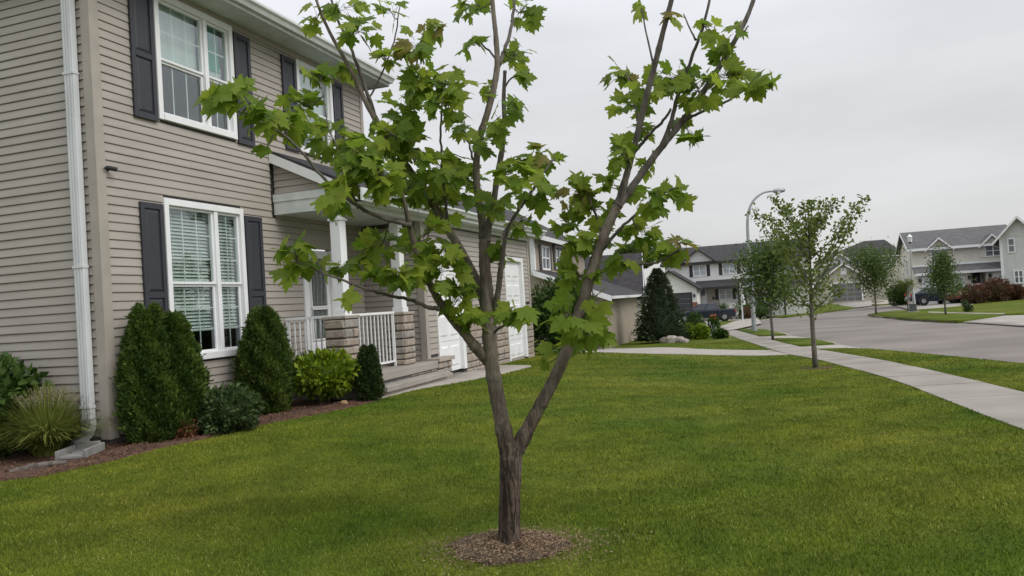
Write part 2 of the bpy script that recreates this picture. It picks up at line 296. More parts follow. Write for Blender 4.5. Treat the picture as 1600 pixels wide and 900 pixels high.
def kites(P, D, Nn, L, Wd, fold=.25, shape=(.0, .45)):
    """kite leaves: P base points, D direction, Nn rough normal, L length, Wd width -> verts, quads (two triangles folded along the midrib)"""
    D = D/np.linalg.norm(D, axis=1, keepdims=True); Sd = np.cross(D, Nn); Sd /= np.linalg.norm(Sd, axis=1, keepdims=True)+1e-9; N2 = np.cross(Sd, D)
    L = L[:, None]; Wd = Wd[:, None]; mid = P+D*L*.45
    a = P; b = mid+Sd*Wd*.5+N2*Wd*fold; c = P+D*L; d = mid-Sd*Wd*.5+N2*Wd*fold
    V = np.stack([a, b, c, d], 1).reshape(-1, 3); n = np.arange(len(P))[:, None]*4
    T = np.concatenate([n+[[0, 1, 2]], n+[[0, 2, 3]]], 0); return V, T
def rdir(n, up=0.): 
    d = RNG.normal(size=(n, 3)); d /= np.linalg.norm(d, axis=1, keepdims=True); d[:, 2] += up; return d/np.linalg.norm(d, axis=1, keepdims=True)
def cloud(name, P, D, L, Wd, m, parent, kind=None, tint=None, jit=.6):
    n = len(P); Nn = rdir(n, .8); D = D+rdir(n)*jit
    V, T = kites(P, D, Nn, L, Wd); t = RNG.random(n) if tint is None else tint
    o = npmesh(name, V, T, m, parent, np.repeat(t, 4))
    if kind: o['kind'] = kind
    return o
# ------------------------------------------------------------------ ground sheets
def densify(poly, step):
    o = []
    for i, p in enumerate(poly):
        q = poly[(i+1) % len(poly)]; p = np.array(p[:2], float); q = np.array(q[:2], float); d = np.linalg.norm(q-p); n = max(1, int(d/max(step, .03*min(np.linalg.norm(p), np.linalg.norm(q)))))
        for k in range(n): o.append(tuple(p+(q-p)*k/n))
    return o
def inside(poly, X, Y):
    r = np.zeros(X.shape, bool); n = len(poly); j = n-1
    for i in range(n):
        xi, yi = poly[i]; xj, yj = poly[j]
        c = ((yi > Y) != (yj > Y)) & (X < (xj-xi)*(Y-yi)/(yj-yi+1e-12)+xi); r ^= c; j = i
    return r
def sheet(name, poly, m, zoff=0., skirt=0., step=.6, parent=None, kind='structure', zfun=None, interior=True):
    out = densify([p[:2] for p in poly], step); xs = np.array([p[0] for p in out]); ys = np.array([p[1] for p in out]); pts = [Vector(p) for p in out]
    if interior:
        yy = [ys.min()+step]
        while yy[-1] < ys.max(): yy.append(yy[-1]+max(step, .035*abs(yy[-1])))
        for y in yy:
            sp = max(step, .035*abs(y)); X = np.arange(xs.min()+sp/2, xs.max(), sp); msk = inside(out, X, np.full(X.shape, y))
            pts += [Vector((float(x), float(y))) for x in X[msk]]
    n = len(out); r = delaunay_2d_cdt(pts, [(i, (i+1) % n) for i in range(n)], [], 0, 1e-5)
    vs = np.array([(p.x, p.y) for p in r[0]]); fs = r[2]
    cen = np.array([vs[list(f)].mean(0) for f in fs]); ok = inside(out, cen[:, 0], cen[:, 1]); fc = [f for f, k in zip(fs, ok) if k]
    z = g(vs[:, 0], vs[:, 1])+zoff
    if zfun: z = z+zfun(vs[:, 0], vs[:, 1])
    me = bpy.data.meshes.new(name); me.from_pydata([(a, b, c) for (a, b), c in zip(vs, z)], [], [tuple(f) for f in fc]); bm = bmesh.new(); bm.from_mesh(me)
    loose = [v for v in bm.verts if not v.link_faces]; bmesh.ops.delete(bm, geom=loose, context='VERTS')
    bmesh.ops.recalc_face_normals(bm, faces=bm.faces)
    if sum(f.normal.z*f.calc_area() for f in bm.faces) < 0: bmesh.ops.reverse_faces(bm, faces=bm.faces)
    for f in bm.faces: f.smooth = True
    if skirt:
        be = [e for e in bm.edges if e.is_boundary]; ex = bmesh.ops.extrude_edge_only(bm, edges=be)
        for v in [x for x in ex['geom'] if isinstance(x, bmesh.types.BMVert)]: v.co.z -= skirt
    bm.to_mesh(me); bm.free(); o = bpy.data.objects.new(name, me); me.materials.append(K[m]); COL.objects.link(o)
    if parent is not None: o.parent = parent
    if kind: o['kind'] = kind
    return o
px = lambda L: [gp(*p)[:2] for p in L]
# base ground reaching the horizon
def base_ground():
    xs = np.concatenate([-np.geomspace(700, 3, 30), np.linspace(-2, 2, 3), np.geomspace(3, 700, 30)]); ys = np.concatenate([np.linspace(-60, 4, 8), np.geomspace(6, 900, 50)])
    X, Y = np.meshgrid(xs, ys); Z = g(X, Y)-.17; V = np.stack([X, Y, Z], -1).reshape(-1, 3); w = len(xs); F4 = []
    for j in range(len(ys)-1):
        for i in range(w-1): F4.append((j*w+i, j*w+i+1, (j+1)*w+i+1, (j+1)*w+i))
    tag(npmesh('ground', V, F4, 'lawn'), None, kind='structure')
base_ground()
SWL = px([(1600, 672), (1537, 649), (1412, 599), (1366, 585), (1275, 561), (1231, 554), (1206, 546.5), (1156, 530), (1125, 517.5)])
SWR = px([(1600, 613), (1506, 591), (1381, 563), (1275, 546), (1244, 541), (1206, 531.5), (1150, 516)])
d0 = np.array(SWL[0])-np.array(SWL[2]); d0 = d0/np.linalg.norm(d0)
SWL = [np.array(SWL[0])+d0*k for k in (14, 7, 2.5)]+[np.array(p) for p in SWL]
SWR = [np.array(SWR[0])+d0*k for k in (12, 6, 2)]+[np.array(p) for p in SWR]
LAWN = [tuple(p) for p in SWL]+[tuple(gp(1083, 512)[:2]), (-2, 62), (-45, 62), (-45, -9)]
lawn = sheet('lawn', LAWN, 'lawn', 0., .17, .45)
# road
ROAD = [tuple(p+np.array([.1, .1])) for p in SWR]+px([(1143, 505), (1186, 498), (1230, 492), (1300, 483), (1337, 480)])+[(34, 88), (52, 88), (70, 60), (70, -14)]
sheet('road', ROAD, 'road', -.11, 0, .8)
# sidewalk made of slabs
def arc(pl):
    P = np.array(pl); s = np.concatenate([[0], np.cumsum(np.linalg.norm(np.diff(P, axis=0), axis=1))]); return P, s
def along(P, s, t): return np.array([np.interp(t, s, P[:, 0]), np.interp(t, s, P[:, 1])])
def sidewalk():
    o = bpy.data.objects.new('sidewalk', None); COL.objects.link(o); o['kind'] = 'structure'
    P, s = arc(SWL); Q, r = arc(SWR); n = 40
    k = 0; t = 0.
    while t < s[-1]-.2 and k < 60:
        t2 = min(t+1.5, s[-1]); f = lambda a: min(1., (a/s[-1]))
        # the matching point across: nearest on the right edge
        def across(a):
            p = along(P, s, a); tt = np.linspace(0, r[-1], 400); qq = np.stack([np.interp(tt, r, Q[:, 0]), np.interp(tt, r, Q[:, 1])], 1); return qq[np.argmin(((qq-p)**2).sum(1))]
        a0, a1 = along(P, s, t), along(P, s, t2); b0, b1 = across(t), across(t2); gap = .02
        dd = (a1-a0)/np.linalg.norm(a1-a0)*gap
        zr = random.uniform(-.004, .004); mb = MB(); c = [a0+dd, b0+dd, b1, a1]
        top = [(p[0], p[1], gz(*p)+.012+zr) for p in c]; bot = [(p[0], p[1], gz(*p)-.14) for p in c]
        mb.hexa(bot+top); mb.build('concrete_slab', 'sidewalk', o); t = t2; k += 1
    bed = sheet('joint_bed', [tuple(p) for p in P]+[tuple(p) for p in Q[::-1]], 'mortar', -.006, .1, .8, o, None, interior=False)
sidewalk()
# boulevard grass strips, kerbs and driveways
def strip(poly, **k): return sheet('boulevard_grass', poly, 'lawn', .0, .15, .5, **k)
near_r = px([(1600, 567.5), (1475, 555), (1359, 544.5), (1320, 543.5)])
nr0 = np.array(near_r[0]); dn = nr0-np.array(near_r[1]); dn /= np.linalg.norm(dn)
STRIP0 = [tuple(p) for p in SWR[:6]]+[tuple(gp(1273, 545)[:2])]+[tuple(p) for p in near_r[::-1]]+[tuple(nr0+dn*7), tuple(nr0+dn*14)]
strip(STRIP0)
STRIP1 = px([(1208, 531), (1239, 539), (1303, 536), (1284, 531.5), (1266, 528), (1212, 528)]); strip(STRIP1)
STRIP2 = px([(1152, 516), (1183, 524.2), (1228, 522), (1210, 517.5), (1194, 514), (1160, 513.5)]); strip(STRIP2)
STRIP3 = px([(1148, 508), (1150, 510), (1176, 507), (1180, 503), (1160, 503)]); strip(STRIP3)
def kerb(line, w=.28):
    P = [np.array(p[:2], float) for p in line]; mb = MB(); prev = None
    for i, p in enumerate(P):
        d = P[min(i+1, len(P)-1)]-P[max(i-1, 0)]; d /= np.linalg.norm(d); nrm = np.array([d[1], -d[0]])
        a, b = p, p+nrm*w; za, zb = gz(*a), gz(*b)
        sec = [(a[0], a[1], za-.01), (b[0], b[1], zb-.075), (b[0], b[1], zb-.16), (a[0], a[1], za-.16)]
        if prev: mb.hexa([prev[3], prev[2], sec[2], sec[3], prev[0], prev[1], sec[1], sec[0]])
        prev = sec
    tag(mb.build('kerb', 'concrete'), None, kind='structure')
kerb([tuple(nr0+dn*14)]+near_r)
kerb(px([(1303, 536), (1284, 531.5), (1266, 528)])); kerb(px([(1228, 522), (1210, 517.5), (1194, 514)]))
def drive(poly, name='driveway', m='concrete', z=.01): return sheet(name, poly, m, z, .03, .6)
drive(px([(1310, 536.5), (1360, 544.2), (1276, 545.5), (1244, 540.5)]), 'driveway_apron', z=-.03)
drive(px([(1236, 523), (1270, 528), (1210, 530.5), (1186, 524.6)]), 'driveway_apron', z=-.03)
drive(px([(905, 544), (1000, 544), (1090, 545.5), (1204, 547.5), (1232, 554.5), (1100, 554.5), (980, 552), (905, 551)]))     # neighbour's driveway
drive(px([(1124, 517), (1119, 508), (1150, 500), (1184, 497), (1190, 505), (1150, 514)]), z=.012)
drive(px([(1060, 505), (1120, 508), (1150, 500), (1180, 496.5), (1130, 490), (1060, 490)]), z=.016)
drive(px([(598, 622), (640, 611.5), (700, 601), (785, 584.5), (830, 573.2), (829, 571.5), (783, 571), (768, 571), (735, 577)])+[tuple(Wp(7.9, 1.24)[:2]), tuple(Wp(3.2, 1.24)[:2])], z=.012)
# far lawns over the road sheet
ISL = px([(1356, 491), (1362, 492.8), (1390, 495), (1421, 498), (1460, 500), (1494, 501), (1504, 500.5), (1570, 490.5)])+px([(1600, 489)])+[(50, 55), (50, 62), (38, 66)]+px([(1520, 476), (1470, 481), (1425, 484), (1395, 485.5), (1372, 488)])
sheet('island_lawn', ISL, 'lawn', .0, .14, .8)
ill = px([(1494, 501), (1460, 500), (1421, 498), (1390, 495), (1362, 492.8), (1356, 491)]); kerb(ill)
drive(px([(1450, 487.0), (1500, 488.8), (1570, 490), (1570, 491), (1500, 490), (1450, 488.6)]), 'footpath', z=.014)
drive(px([(1425, 484), (1470, 480.5), (1520, 475.5), (1530, 471), (1425, 473), (1400, 478)]), z=.0)
drive(px([(1506, 500.8), (1570, 491), (1600, 490.3), (1640, 490), (1680, 504), (1600, 506)]), z=-.05)
drive(px([(1306, 476), (1338, 480.5), (1362, 477), (1408, 473), (1400, 470), (1350, 468), (1296, 470)]), z=.0)
sheet('far_lawn', px([(1225, 495), (1336, 480.5), (1306, 476), (1280, 473), (1200, 478), (1186, 494)])+[], 'lawn', .0, .12, 1.)
sheet('far_lawn', px([(1362, 477), (1408, 473.2), (1440, 470), (1440, 465), (1362, 467)]), 'lawn', .0, .12, 1.)
sheet('far_lawn', px([(1123, 511), (1150, 501), (1105, 503.5), (1083, 504), (1083, 511)]), 'lawn', .03, .12, 1.)
# planting bed by the house and mulch ring
BED = px([(-60, 760), (0, 753), (60, 746), (165, 723), (250, 701), (320, 686), (400, 666), (470, 653), (545, 638), (592, 626)])+[tuple(Wp(3.15, 1.1)[:2]), tuple(Wp(3.15, -.0)[:2]), tuple(Wp(-.05, -.05)[:2]), tuple(Wp(-.05, -3.5)[:2])]
def bedz(x, y): return .03*(np.sin(x*9.1+y*4)*np.sin(y*7.7-x*3))
sheet('planting_bed', BED, 'mulch', .025, .08, .18, zfun=bedz)
TB = gp(796, 858)
RING = [(TB[0]+(.43+.03*math.sin(3*a)+.03*math.sin(7*a+1))*math.cos(a), TB[1]+.02+(.33+.03*math.sin(3*a+1)+.02*math.sin(9*a))*math.sin(a)) for a in np.linspace(0, 2*math.pi, 40)[:-1]]
def scl(k): return [(TB[0]+.03+(x-TB[0])*k*(1+.12*math.sin(i*1.9)), TB[1]+(y-TB[1])*k*(1+.12*math.cos(i*2.3))) for i, (x, y) in enumerate(RING)]
def ringz(x, y): r = np.hypot(x-TB[0], y-TB[1]); return .05*np.clip(1-r/.4, 0, 1)+.008*np.sin(x*37)*np.sin(y*41)
sheet('mulch_ring', [(TB[0]+(x-TB[0])*.80, TB[1]+(y-TB[1])*.80) for x, y in RING], 'mulch_tan', .012, .03, .07, zfun=ringz)
def chips(name, poly, n, m, zf, lab, size=.035, group=None):
    if poly is None:
        a_ = RNG.uniform(0, 2*math.pi, n); rd = np.abs(RNG.normal(0, .5, n))**.8*(1+.18*np.sin(2*a_+.6)+.12*np.sin(5*a_)); XX, YY = [TB[0]+.04+.50*rd*np.cos(a_)], [TB[1]+.36*rd*np.sin(a_)]; polys = []
    else: XX, YY = [], []; polys = poly if isinstance(poly[0], list) else [poly]
    for poly, nn_ in zip(polys, [n] if len(polys) == 1 else [n//3, n//3, n//3, n//9]):
        P = np.array(poly); X = RNG.uniform(P[:, 0].min(), P[:, 0].max(), nn_*3); Y = RNG.uniform(P[:, 1].min(), P[:, 1].max(), nn_*3); k = inside([tuple(p) for p in poly], X, Y); XX.append(X[k][:nn_]); YY.append(Y[k][:nn_])
    X, Y = np.concatenate(XX), np.concatenate(YY)
    Z = g(X, Y)+zf(X, Y)+.03; n = len(X); D = rdir(n); D[:, 2] *= .25; L = RNG.uniform(.5, 1.6, n)*size
    V, T = kites(np.stack([X, Y, Z], 1), D, rdir(n, 1.5), L, L*RNG.uniform(.2, .5, n)); K2 = npmesh(name, V, T, m, None, np.repeat(RNG.random(n), 4)); tag(K2, lab, 'mulch', kind='stuff')
K['chip'] = leafmat('bark chip', (.085, .045, .028), (.27, .155, .10), 0, .9, spec=.15); K['chipt'] = leafmat('dry bark chip', (.10, .066, .044), (.36, .26, .17), 0, .95, spec=.1)
chips('mulch_chips', BED, 22000, 'chip', bedz, 'reddish brown bark mulch filling the bed along the house', .022)
RING2 = [(TB[0]+(x-TB[0])*1.06*(1+.15*math.sin(i*2.2)), TB[1]+(y-TB[1])*1.06*(1+.15*math.cos(i*1.7))) for i, (x, y) in enumerate(RING)]
chips('mulch_chips', None, 16000, 'chipt', lambda x, y: np.maximum(ringz(x, y)-.01, -.02), 'dry tan bark chips around the foot of the maple', .013)
# grass blades
def blades(name, lab, zones, excl, incl, rag=()):
    Vs, Ts, Cs = [], [], []; off = 0
    for (y0, y1, dens, h, w) in zones:
        xl, xr = -(y1*.78+1.6), y1*.78+1.6; n = int(dens*(xr-xl)*(y1-y0)); X = RNG.uniform(xl, xr, n); Y = RNG.uniform(y0, y1, n)
        k = np.abs(X) < Y*.78+1.6; X, Y = X[k], Y[k]; m = np.zeros(len(X), bool)
        for p in incl: m |= inside(p, X, Y)
        for p in excl: m &= ~inside(p, X, Y)
        for p, pr_k in rag: m &= ~(inside(p, X, Y) & (RNG.random(len(X)) < pr_k))
        X, Y = X[m], Y[m]; n = len(X); Z = g(X, Y)-.004
        cl = np.sin(X*3.1+np.sin(Y*2.3))*np.sin(Y*2.7+np.sin(X*1.9)); hh = h*RNG.uniform(.55, 1.25, n)*(1+.22*cl)
        ang = RNG.uniform(0, 2*math.pi, n); lean = RNG.uniform(.1, .9, n); D = np.stack([np.cos(ang)*lean, np.sin(ang)*lean, np.ones(n)], 1); D /= np.linalg.norm(D, axis=1, keepdims=True)
        a2 = RNG.uniform(0, 2*math.pi, n); V, T = kites(np.stack([X, Y, Z], 1), D, np.stack([np.cos(a2), np.sin(a2), .2+0*a2], 1), hh, w*RNG.uniform(.7, 1.3, n), .1)
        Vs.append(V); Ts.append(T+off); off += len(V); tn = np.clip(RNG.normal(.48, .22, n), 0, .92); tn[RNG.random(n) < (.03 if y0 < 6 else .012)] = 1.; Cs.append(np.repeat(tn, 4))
    o = npmesh(name, np.concatenate(Vs), np.concatenate(Ts), 'blade', None, np.concatenate(Cs)); tag(o, lab, 'grass', kind='stuff')
DRV = px([(598, 622), (640, 611.5), (700, 601), (785, 584.5), (830, 573.2), (829, 571.5), (783, 571), (768, 571), (735, 577)])+[tuple(Wp(7.9, 1.24)[:2]), tuple(Wp(3.2, 1.24)[:2])]
HOUSEFOOT = [tuple(Wp(*p)[:2]) for p in ((0, 0), (3.1, 0), (3.1, 1.65), (5.8, 1.65), (5.8, 1.2), (12.1, 1.2), (12.1, -9), (0, -9))]
NDRV = px([(905, 544), (1000, 544), (1090, 545.5), (1204, 547.5), (1232, 554.5), (1100, 554.5), (980, 552), (905, 551)])
blades('grass', 'short mown green grass covering the front lawn and verge', [(2.6, 4.2, 8000, .030, .0042), (4.2, 6, 6500, .029, .005), (6, 9, 3600, .027, .0065), (9, 13, 1900, .025, .009), (13, 19, 950, .024, .013), (19, 30, 300, .025, .02)],
       [BED, DRV, HOUSEFOOT, NDRV], [LAWN, STRIP0], [(scl(.74), .96), (scl(.95), .75), (scl(1.15), .5), (scl(1.4), .35), (scl(1.7), .25)])
# ------------------------------------------------------------------ the near house (local x = along the front, local y = -v into the house)
HR = math.pi/2-A
H1 = empty('house', (C0[0], C0[1], 0), HR, 'tan vinyl sided two storey house with charcoal shutters, nearest on the left', 'house')
def L(u, v, z): return (u, -v, z)
def hb(name, m, u0, u1, v0, v1, z0, z1, parent=H1, bevel=0.): return box(name, m, parent, u0, u1, -v1, -v0, z0, z1, bevel)
def spans(a, b, z0, z1, holes):
    cut = [(max(a, h[0]), min(b, h[1])) for h in holes if h[2] < z1-.03 and h[3] > z0+.03 and h[1] > a and h[0] < b]; r = [(a, b)]
    for c0, c1 in cut:
        n = []
        for p, q in r:
            if c1 <= p or c0 >= q: n.append((p, q)); continue
            if c0 > p: n.append((p, c0))
            if c1 < q: n.append((c1, q))
        r = n
    return [k for k in r if k[1]-k[0] > .02]
def wall_backing(name, axis, at, a, b, z0, z1, holes, th=.12, parent=H1):
    mb = MB(); zs = sorted({z0, z1, *[min(max(h[2], z0), z1) for h in holes], *[min(max(h[3], z0), z1) for h in holes]})
    for p, q in zip(zs, zs[1:]):
        for s0, s1 in spans(a, b, p-.03, q+.03, [h for h in holes if h[2] < q-1e-4 and h[3] > p+1e-4]):
            if axis == 'u': mb.box(s0, s1, -at, -at+th, p, q)
            else: mb.box(at, at+th, -s1, -s0, p, q)
    return mb.build(name, 'dark_gap', parent)
EXP = .1016
def siding(axis, at, a, b, z0, z1, holes, parent=H1, m='siding', sgn=1, ztop=None):
    n = int(round((z1-z0)/EXP))
    for i in range(n):
        za = z0+i*EXP; zb = min(za+EXP, z1); w = random.uniform(-.0012, .0012)
        for p, q in spans(a, b, za, zb, holes):
            if ztop:
                q = min(q, ztop(za+.05))
                if q-p < .05: continue
            pieces = [(p, q, 0.)]
            if q-p > 2.6 and random.random() < .35: sp_ = random.uniform(p+.8, q-.8); pieces = [(p, sp_, 0.), (sp_-.02, q, .0022)]
            for p, q, dw in pieces: board(axis, at, p, q, za, zb, w+dw, m, parent)
def board(axis, at, p, q, za, zb, w, m, parent):
            mb = MB(); sec = [(.0, za+.0055), (.016+w, za+.0055), (.018+w, za+.013), (.005+max(0, w-.0012), zb), (.0, zb)]
            if axis == 'u': mb.prism([L(p, at+o, z) for o, z in sec], np.array(L(q, at, 0))-np.array(L(p, at, 0)))
            else: mb.prism([L(at-o, p, z) for o, z in sec], np.array(L(at, q, 0))-np.array(L(at, p, 0)))
            mb.build('siding_board', m, parent)
ZB, ZS = .28, 5.80
WIN = [(.95, 2.45, 1.02, 3.09, 'low'), (.95, 2.42, 4.08, 5.72, 'up'), (3.97, 5.02, 4.18, 5.70, 'up2')]
DOOR = (3.86, 4.76, .57, 2.84)
HO = [(a+.02, b-.02, c+.02, d-.02) for a, b, c, d, _ in WIN]+[DOOR]
UE = 6.08
wall_backing('front_wall', 'u', 0, .0, UE, ZB, ZS+.1, HO)
wall_backing('side_wall', 'v', 0, -9.0, -.13, ZB, ZS+.1, [])
wall_backing('far_side_wall', 'v', UE-.13, -9.0, -.13, 3.0, ZS+.1, [])
hb('foundation', 'cinder', .012, UE, -9, -.012, -.25, ZB)
siding('u', 0, .10, UE-.08, ZB, ZS, HO+[(3.15, 3.25, 3.0, 4.05)])
siding('v', 0, -7.0, -.10, ZB, ZS, [])
hb('corner_trim', 'trimtan', -.028, .10, .0, .028, ZB-.02, ZS); hb('corner_trim', 'trimtan', -.028, -.001, -.10, -.001, ZB-.02, ZS)
hb('corner_trim', 'trimtan', UE-.08, UE+.01, .0, .026, 3.2, ZS)
# windows
def window(u0, u1, z0, z1, v=0., mull=.64, rail=.47, cols=(3, 2), rows=3, style='low', parent=H1, name='window', casing=.075, single=False):
    w = empty(name, L((u0+u1)/2, v, z0), 0, None, None); w.parent = parent; w.location = L(0, 0, 0)
    fr = MB(); c = casing; pr = v+.045
    def B(mb, a, b, va, vb, p, q): mb.box(a, b, -vb, -va, p, q)
    B(fr, u0, u0+c, v-.06, pr, z0, z1); B(fr, u1-c, u1, v-.06, pr, z0, z1); B(fr, u0+c, u1-c, v-.06, pr, z1-c*1.15, z1); B(fr, u0+c, u1-c, v-.06, pr+.012, z0, z0+c*1.2)
    fr.build('frame', 'white', w, bevel=.006)
    a0, a1, b0, b1 = u0+c, u1-c, z0+c*1.2, z1-c*1.15; zr = b0+(b1-b0)*rail
    bays = [(a0, a1)] if single else [(a0, a0+(a1-a0)*mull-.035), (a0+(a1-a0)*mull+.035, a1)]
    if not single: m = MB(); um = a0+(a1-a0)*mull; B(m, um-.035, um+.035, v-.055, v+.032, b0, b1); m.build('mullion', 'white', w, bevel=.005)
    for bi, (p, q) in enumerate(bays):
        for si, (s0, s1) in enumerate(((b0, zr), (zr, b1))):
            ins = .004 if si else -.02; sh = MB(); k = .032
            B(sh, p, p+k, v-.05, v+ins, s0, s1); B(sh, q-k, q, v-.05, v+ins, s0, s1); B(sh, p+k, q-k, v-.05, v+ins, s0, s0+k); B(sh, p+k, q-k, v-.05, v+ins, s1-k, s1)
            sh.build('sash', 'white', w, bevel=.004)
            vg = v+ins-.022; gm = MB(); B(gm, p+k, q-k, vg-.004, vg, s0+k, s1-k); gm.build('pane', 'glass', w)
            mt = MB(); n = cols[bi]; r = rows if style == 'low' else (2 if si else 1)
            for i in range(1, n): x = p+k+(q-p-2*k)*i/n; B(mt, x-.007, x+.007, vg-.016, vg-.008, s0+k, s1-k)
            for i in range(1, r): z = s0+k+(s1-s0-2*k)*i/r; B(mt, p+k, q-k, vg-.0155, vg-.0085, z-.007, z+.007)
            mt.build('muntin', 'white', w)
            bl = MB(); vb = v-.115
            if style == 'low':
                lo = s0+k+.02 if si else s0+(s1-s0)*.34; z = s1
                while z > lo:
                    bl.hexa([(p, -(vb+.016), z-.020), (q, -(vb+.016), z-.020), (q, -(vb-.016), z+.014), (p, -(vb-.016), z+.014), (p, -(vb+.016), z-.017), (q, -(vb+.016), z-.017), (q, -(vb-.016), z+.017), (p, -(vb-.016), z+.017)]); z -= .046
                bl.box(p, q, -(vb+.02), -(vb-.02), lo-.02, lo+.012)
                for x in (p+(q-p)*.2, p+(q-p)*.8): bl.box(x-.002, x+.002, -(vb+.024), -(vb+.02), lo, s1)
                o = bl.build('blind', 'blind', w); o['kind'] = 'stuff'
            elif style == 'up':
                if bi == 0 and si == 1: B(bl, p, q, vb-.005, vb, s0, s1); bl.build('curtain', 'curtain', w)
                elif bi == 1 and si == 1:
                    B(bl, p, q-.05, vb-.005, vb, s0+.17, s1); bl.build('paper_screen', 'teal', w); m2 = MB(); B(m2, p, q, vb-.02, vb-.015, s0, s0+.25); m2.build('curtain', 'curtain', w)
            else:
                B(bl, p, q, vb-.005, vb, s0+(0 if si else .45*(s1-s0)), s1); bl.build('curtain', 'curtain', w)
    rm = MB(); D = 1.6; va = v-.125
    for bx in ((u0-.4, u1+.4, va-D-.05, va-D, z0-.3, z1+.2), (u0-.45, u0-.4, va-D, va, z0-.3, z1+.2), (u1+.4, u1+.45, va-D, va, z0-.3, z1+.2), (u0-.4, u1+.4, va-D, va, z0-.35, z0-.3), (u0-.4, u1+.4, va-D, va, z1+.2, z1+.25)): B(rm, *bx)
    rm.build('interior', 'room', w)
    return w
window(*WIN[0][:4], rail=.475, style='low', cols=(3, 2), rows=3)
window(*WIN[1][:4], rail=.47, style='up', cols=(3, 2))
window(*WIN[2][:4], rail=.46, style='up2', cols=(3, 3), single=True)
def shutter(u0, u1, z0, z1, rail):
    s = hb('shutter', 'shutter', u0, u1, .018, .030, z0, z1); k = .058; zr = z0+(z1-z0)*rail
    for b in ((u0, u0+k, z0, z1), (u1-k, u1, z0, z1), (u0+k, u1-k, z0, z0+k*1.25), (u0+k, u1-k, z1-k*1.25, z1), (u0+k, u1-k, zr-k*.6, zr+k*.6)):
        o = hb('rail', 'shutter', b[0], b[1], .031, .050, b[2], b[3], None, .004); o.parent = s
    for p, q in ((z0+k*1.25, zr-k*.6), (zr+k*.6, z1-k*1.25)):
        a, b = u0+k+.012, u1-k-.012; c, d = p+.012, q-.012; i = .028; mb = MB()
        mb.hexa([L(a, .031, c), L(b, .031, c), L(b, .031, d), L(a, .031, d), L(a+i, .044, c+i), L(b-i, .044, c+i), L(b-i, .044, d-i), L(a+i, .044, d-i)])
        mb.build('panel', 'shutter', s)
for u0, u1, z0, z1, r in ((.565, .925, .98, 3.0, .44), (2.475, 2.855, .98, 3.0, .44), (.555, .925, 4.03, 5.64, .49), (2.44, 2.80, 4.04, 5.66, .49), (3.58, 3.945, 4.16, 5.66, .49), (5.045, 5.36, 4.17, 5.62, .49)): shutter(u0, u1, z0, z1, r)
# eaves, gutter, roof
hb('soffit', 'offwhite', -.0, UE+.30, .0, .44, ZS, ZS+.02); hb('frieze', 'trimtan', .1, UE-.08, .006, .03, ZS-.09, ZS-.002)
hb('fascia', 'offwhite', -.3, UE+.30, .44, .465, ZS-.02, ZS+.18)
def gutter(u0, u1, v, z, parent=H1, name='gutter', m='offwhite'):
    sec = [(v, z), (v+.06, z-.005), (v+.085, z+.045), (v+.12, z+.075), (v+.12, z+.11), (v+.112, z+.11), (v+.112, z+.08), (v+.075, z+.05), (v+.055, z+.01), (v, z+.01)]
    return MB().prism([L(u0, a, b) for a, b in sec], np.array([u1-u0, 0, 0])).build(name, m, parent)
gutter(-.3, UE+.32, .467, ZS+.03)
hb('soffit', 'offwhite', -.30, 0, -9, .44, ZS, ZS+.02); hb('fascia', 'offwhite', -.325, -.30, -9, .465, ZS-.02, ZS+.18)
hb('soffit', 'offwhite', UE, UE+.30, -9, 0, ZS, ZS+.02); hb('fascia', 'offwhite', UE+.30, UE+.32, -9, .44, ZS-.02, ZS+.18)
def hip(u0, u1, v0, v1, z, h, m, name='roof', parent=H1):
    k = (v1-v0)/2; r0_, r1_ = u0+k, u1-k
    if r1_ < r0_: r0_ = r1_ = (u0+u1)/2
    mb = MB(); vm = (v0+v1)/2; P = [L(u0, v1, z), L(u1, v1, z), L(u1, v0, z), L(u0, v0, z), L(r0_, vm, z+h), L(r1_, vm, z+h)]
    mb.v = P; mb.f = [(0, 1, 5, 4), (1, 2, 5), (2, 3, 4, 5), (3, 0, 4), (3, 2, 1, 0)]; return mb.build(name, m, parent)
hip(-.32, UE+.32, -9.3, .50, ZS+.19, 1.55, 'shingle')
# downspout at the corner, on the side wall
dsp = MB(); 
def dbox(a, b, c, d, e_, f_): dsp.box(a, b, -d, -c, e_, f_)
ds = hb('downspout', 'white_old', -.105, -.03, -.300, -.160, .50, ZS-.02, bevel=.008)
for k in (-.270, -.230, -.190): o = hb('rib', 'white_old', -.112, -.1055, k-.011, k+.011, .50, ZS-.03, None, .003); o.parent = ds
el = MB(); pth = [(-.067, -.230, .50), (-.068, -.230, .42), (-.085, -.24, .36), (-.12, -.26, .30), (-.18, -.29, .26), (-.24, -.31, .24)]
for (a, b) in zip(pth, pth[1:]):
    da = np.array([b[0]-a[0], b[1]-a[1], b[2]-a[2]]); da /= np.linalg.norm(da); sd_ = np.array([0, 1, 0]); nn = np.cross(da, sd_); nn /= np.linalg.norm(nn)
    q8 = []
    for p in (a, b):
        p = np.array(p); q8.append([p+sd_*.07+nn*.04, p-sd_*.07+nn*.04, p-sd_*.07-nn*.04, p+sd_*.07-nn*.04])
    el.hexa([L(*x) for x in q8[0]]+[L(*x) for x in q8[1]])
o = el.build('elbow', 'white_old', ds)
for z in (4.4, 2.2, .62): o = hb('strap', 'white_old', -.116, -.03, -.307, -.153, z, z+.03, None); o.parent = ds
scm = hb('security_camera', 'black', .105, .135, .018, .045, 3.30, 3.36, bevel=.006); o = MB().tube([L(.12, .05, 3.335), L(.17, .12, 3.315)], .026, 10).build('lens_barrel', 'black', scm)
o = MB().tube([L(.065, .045, 3.325), L(.085, .075, 3.325)], .014, 8).build('socket', 'black', scm)
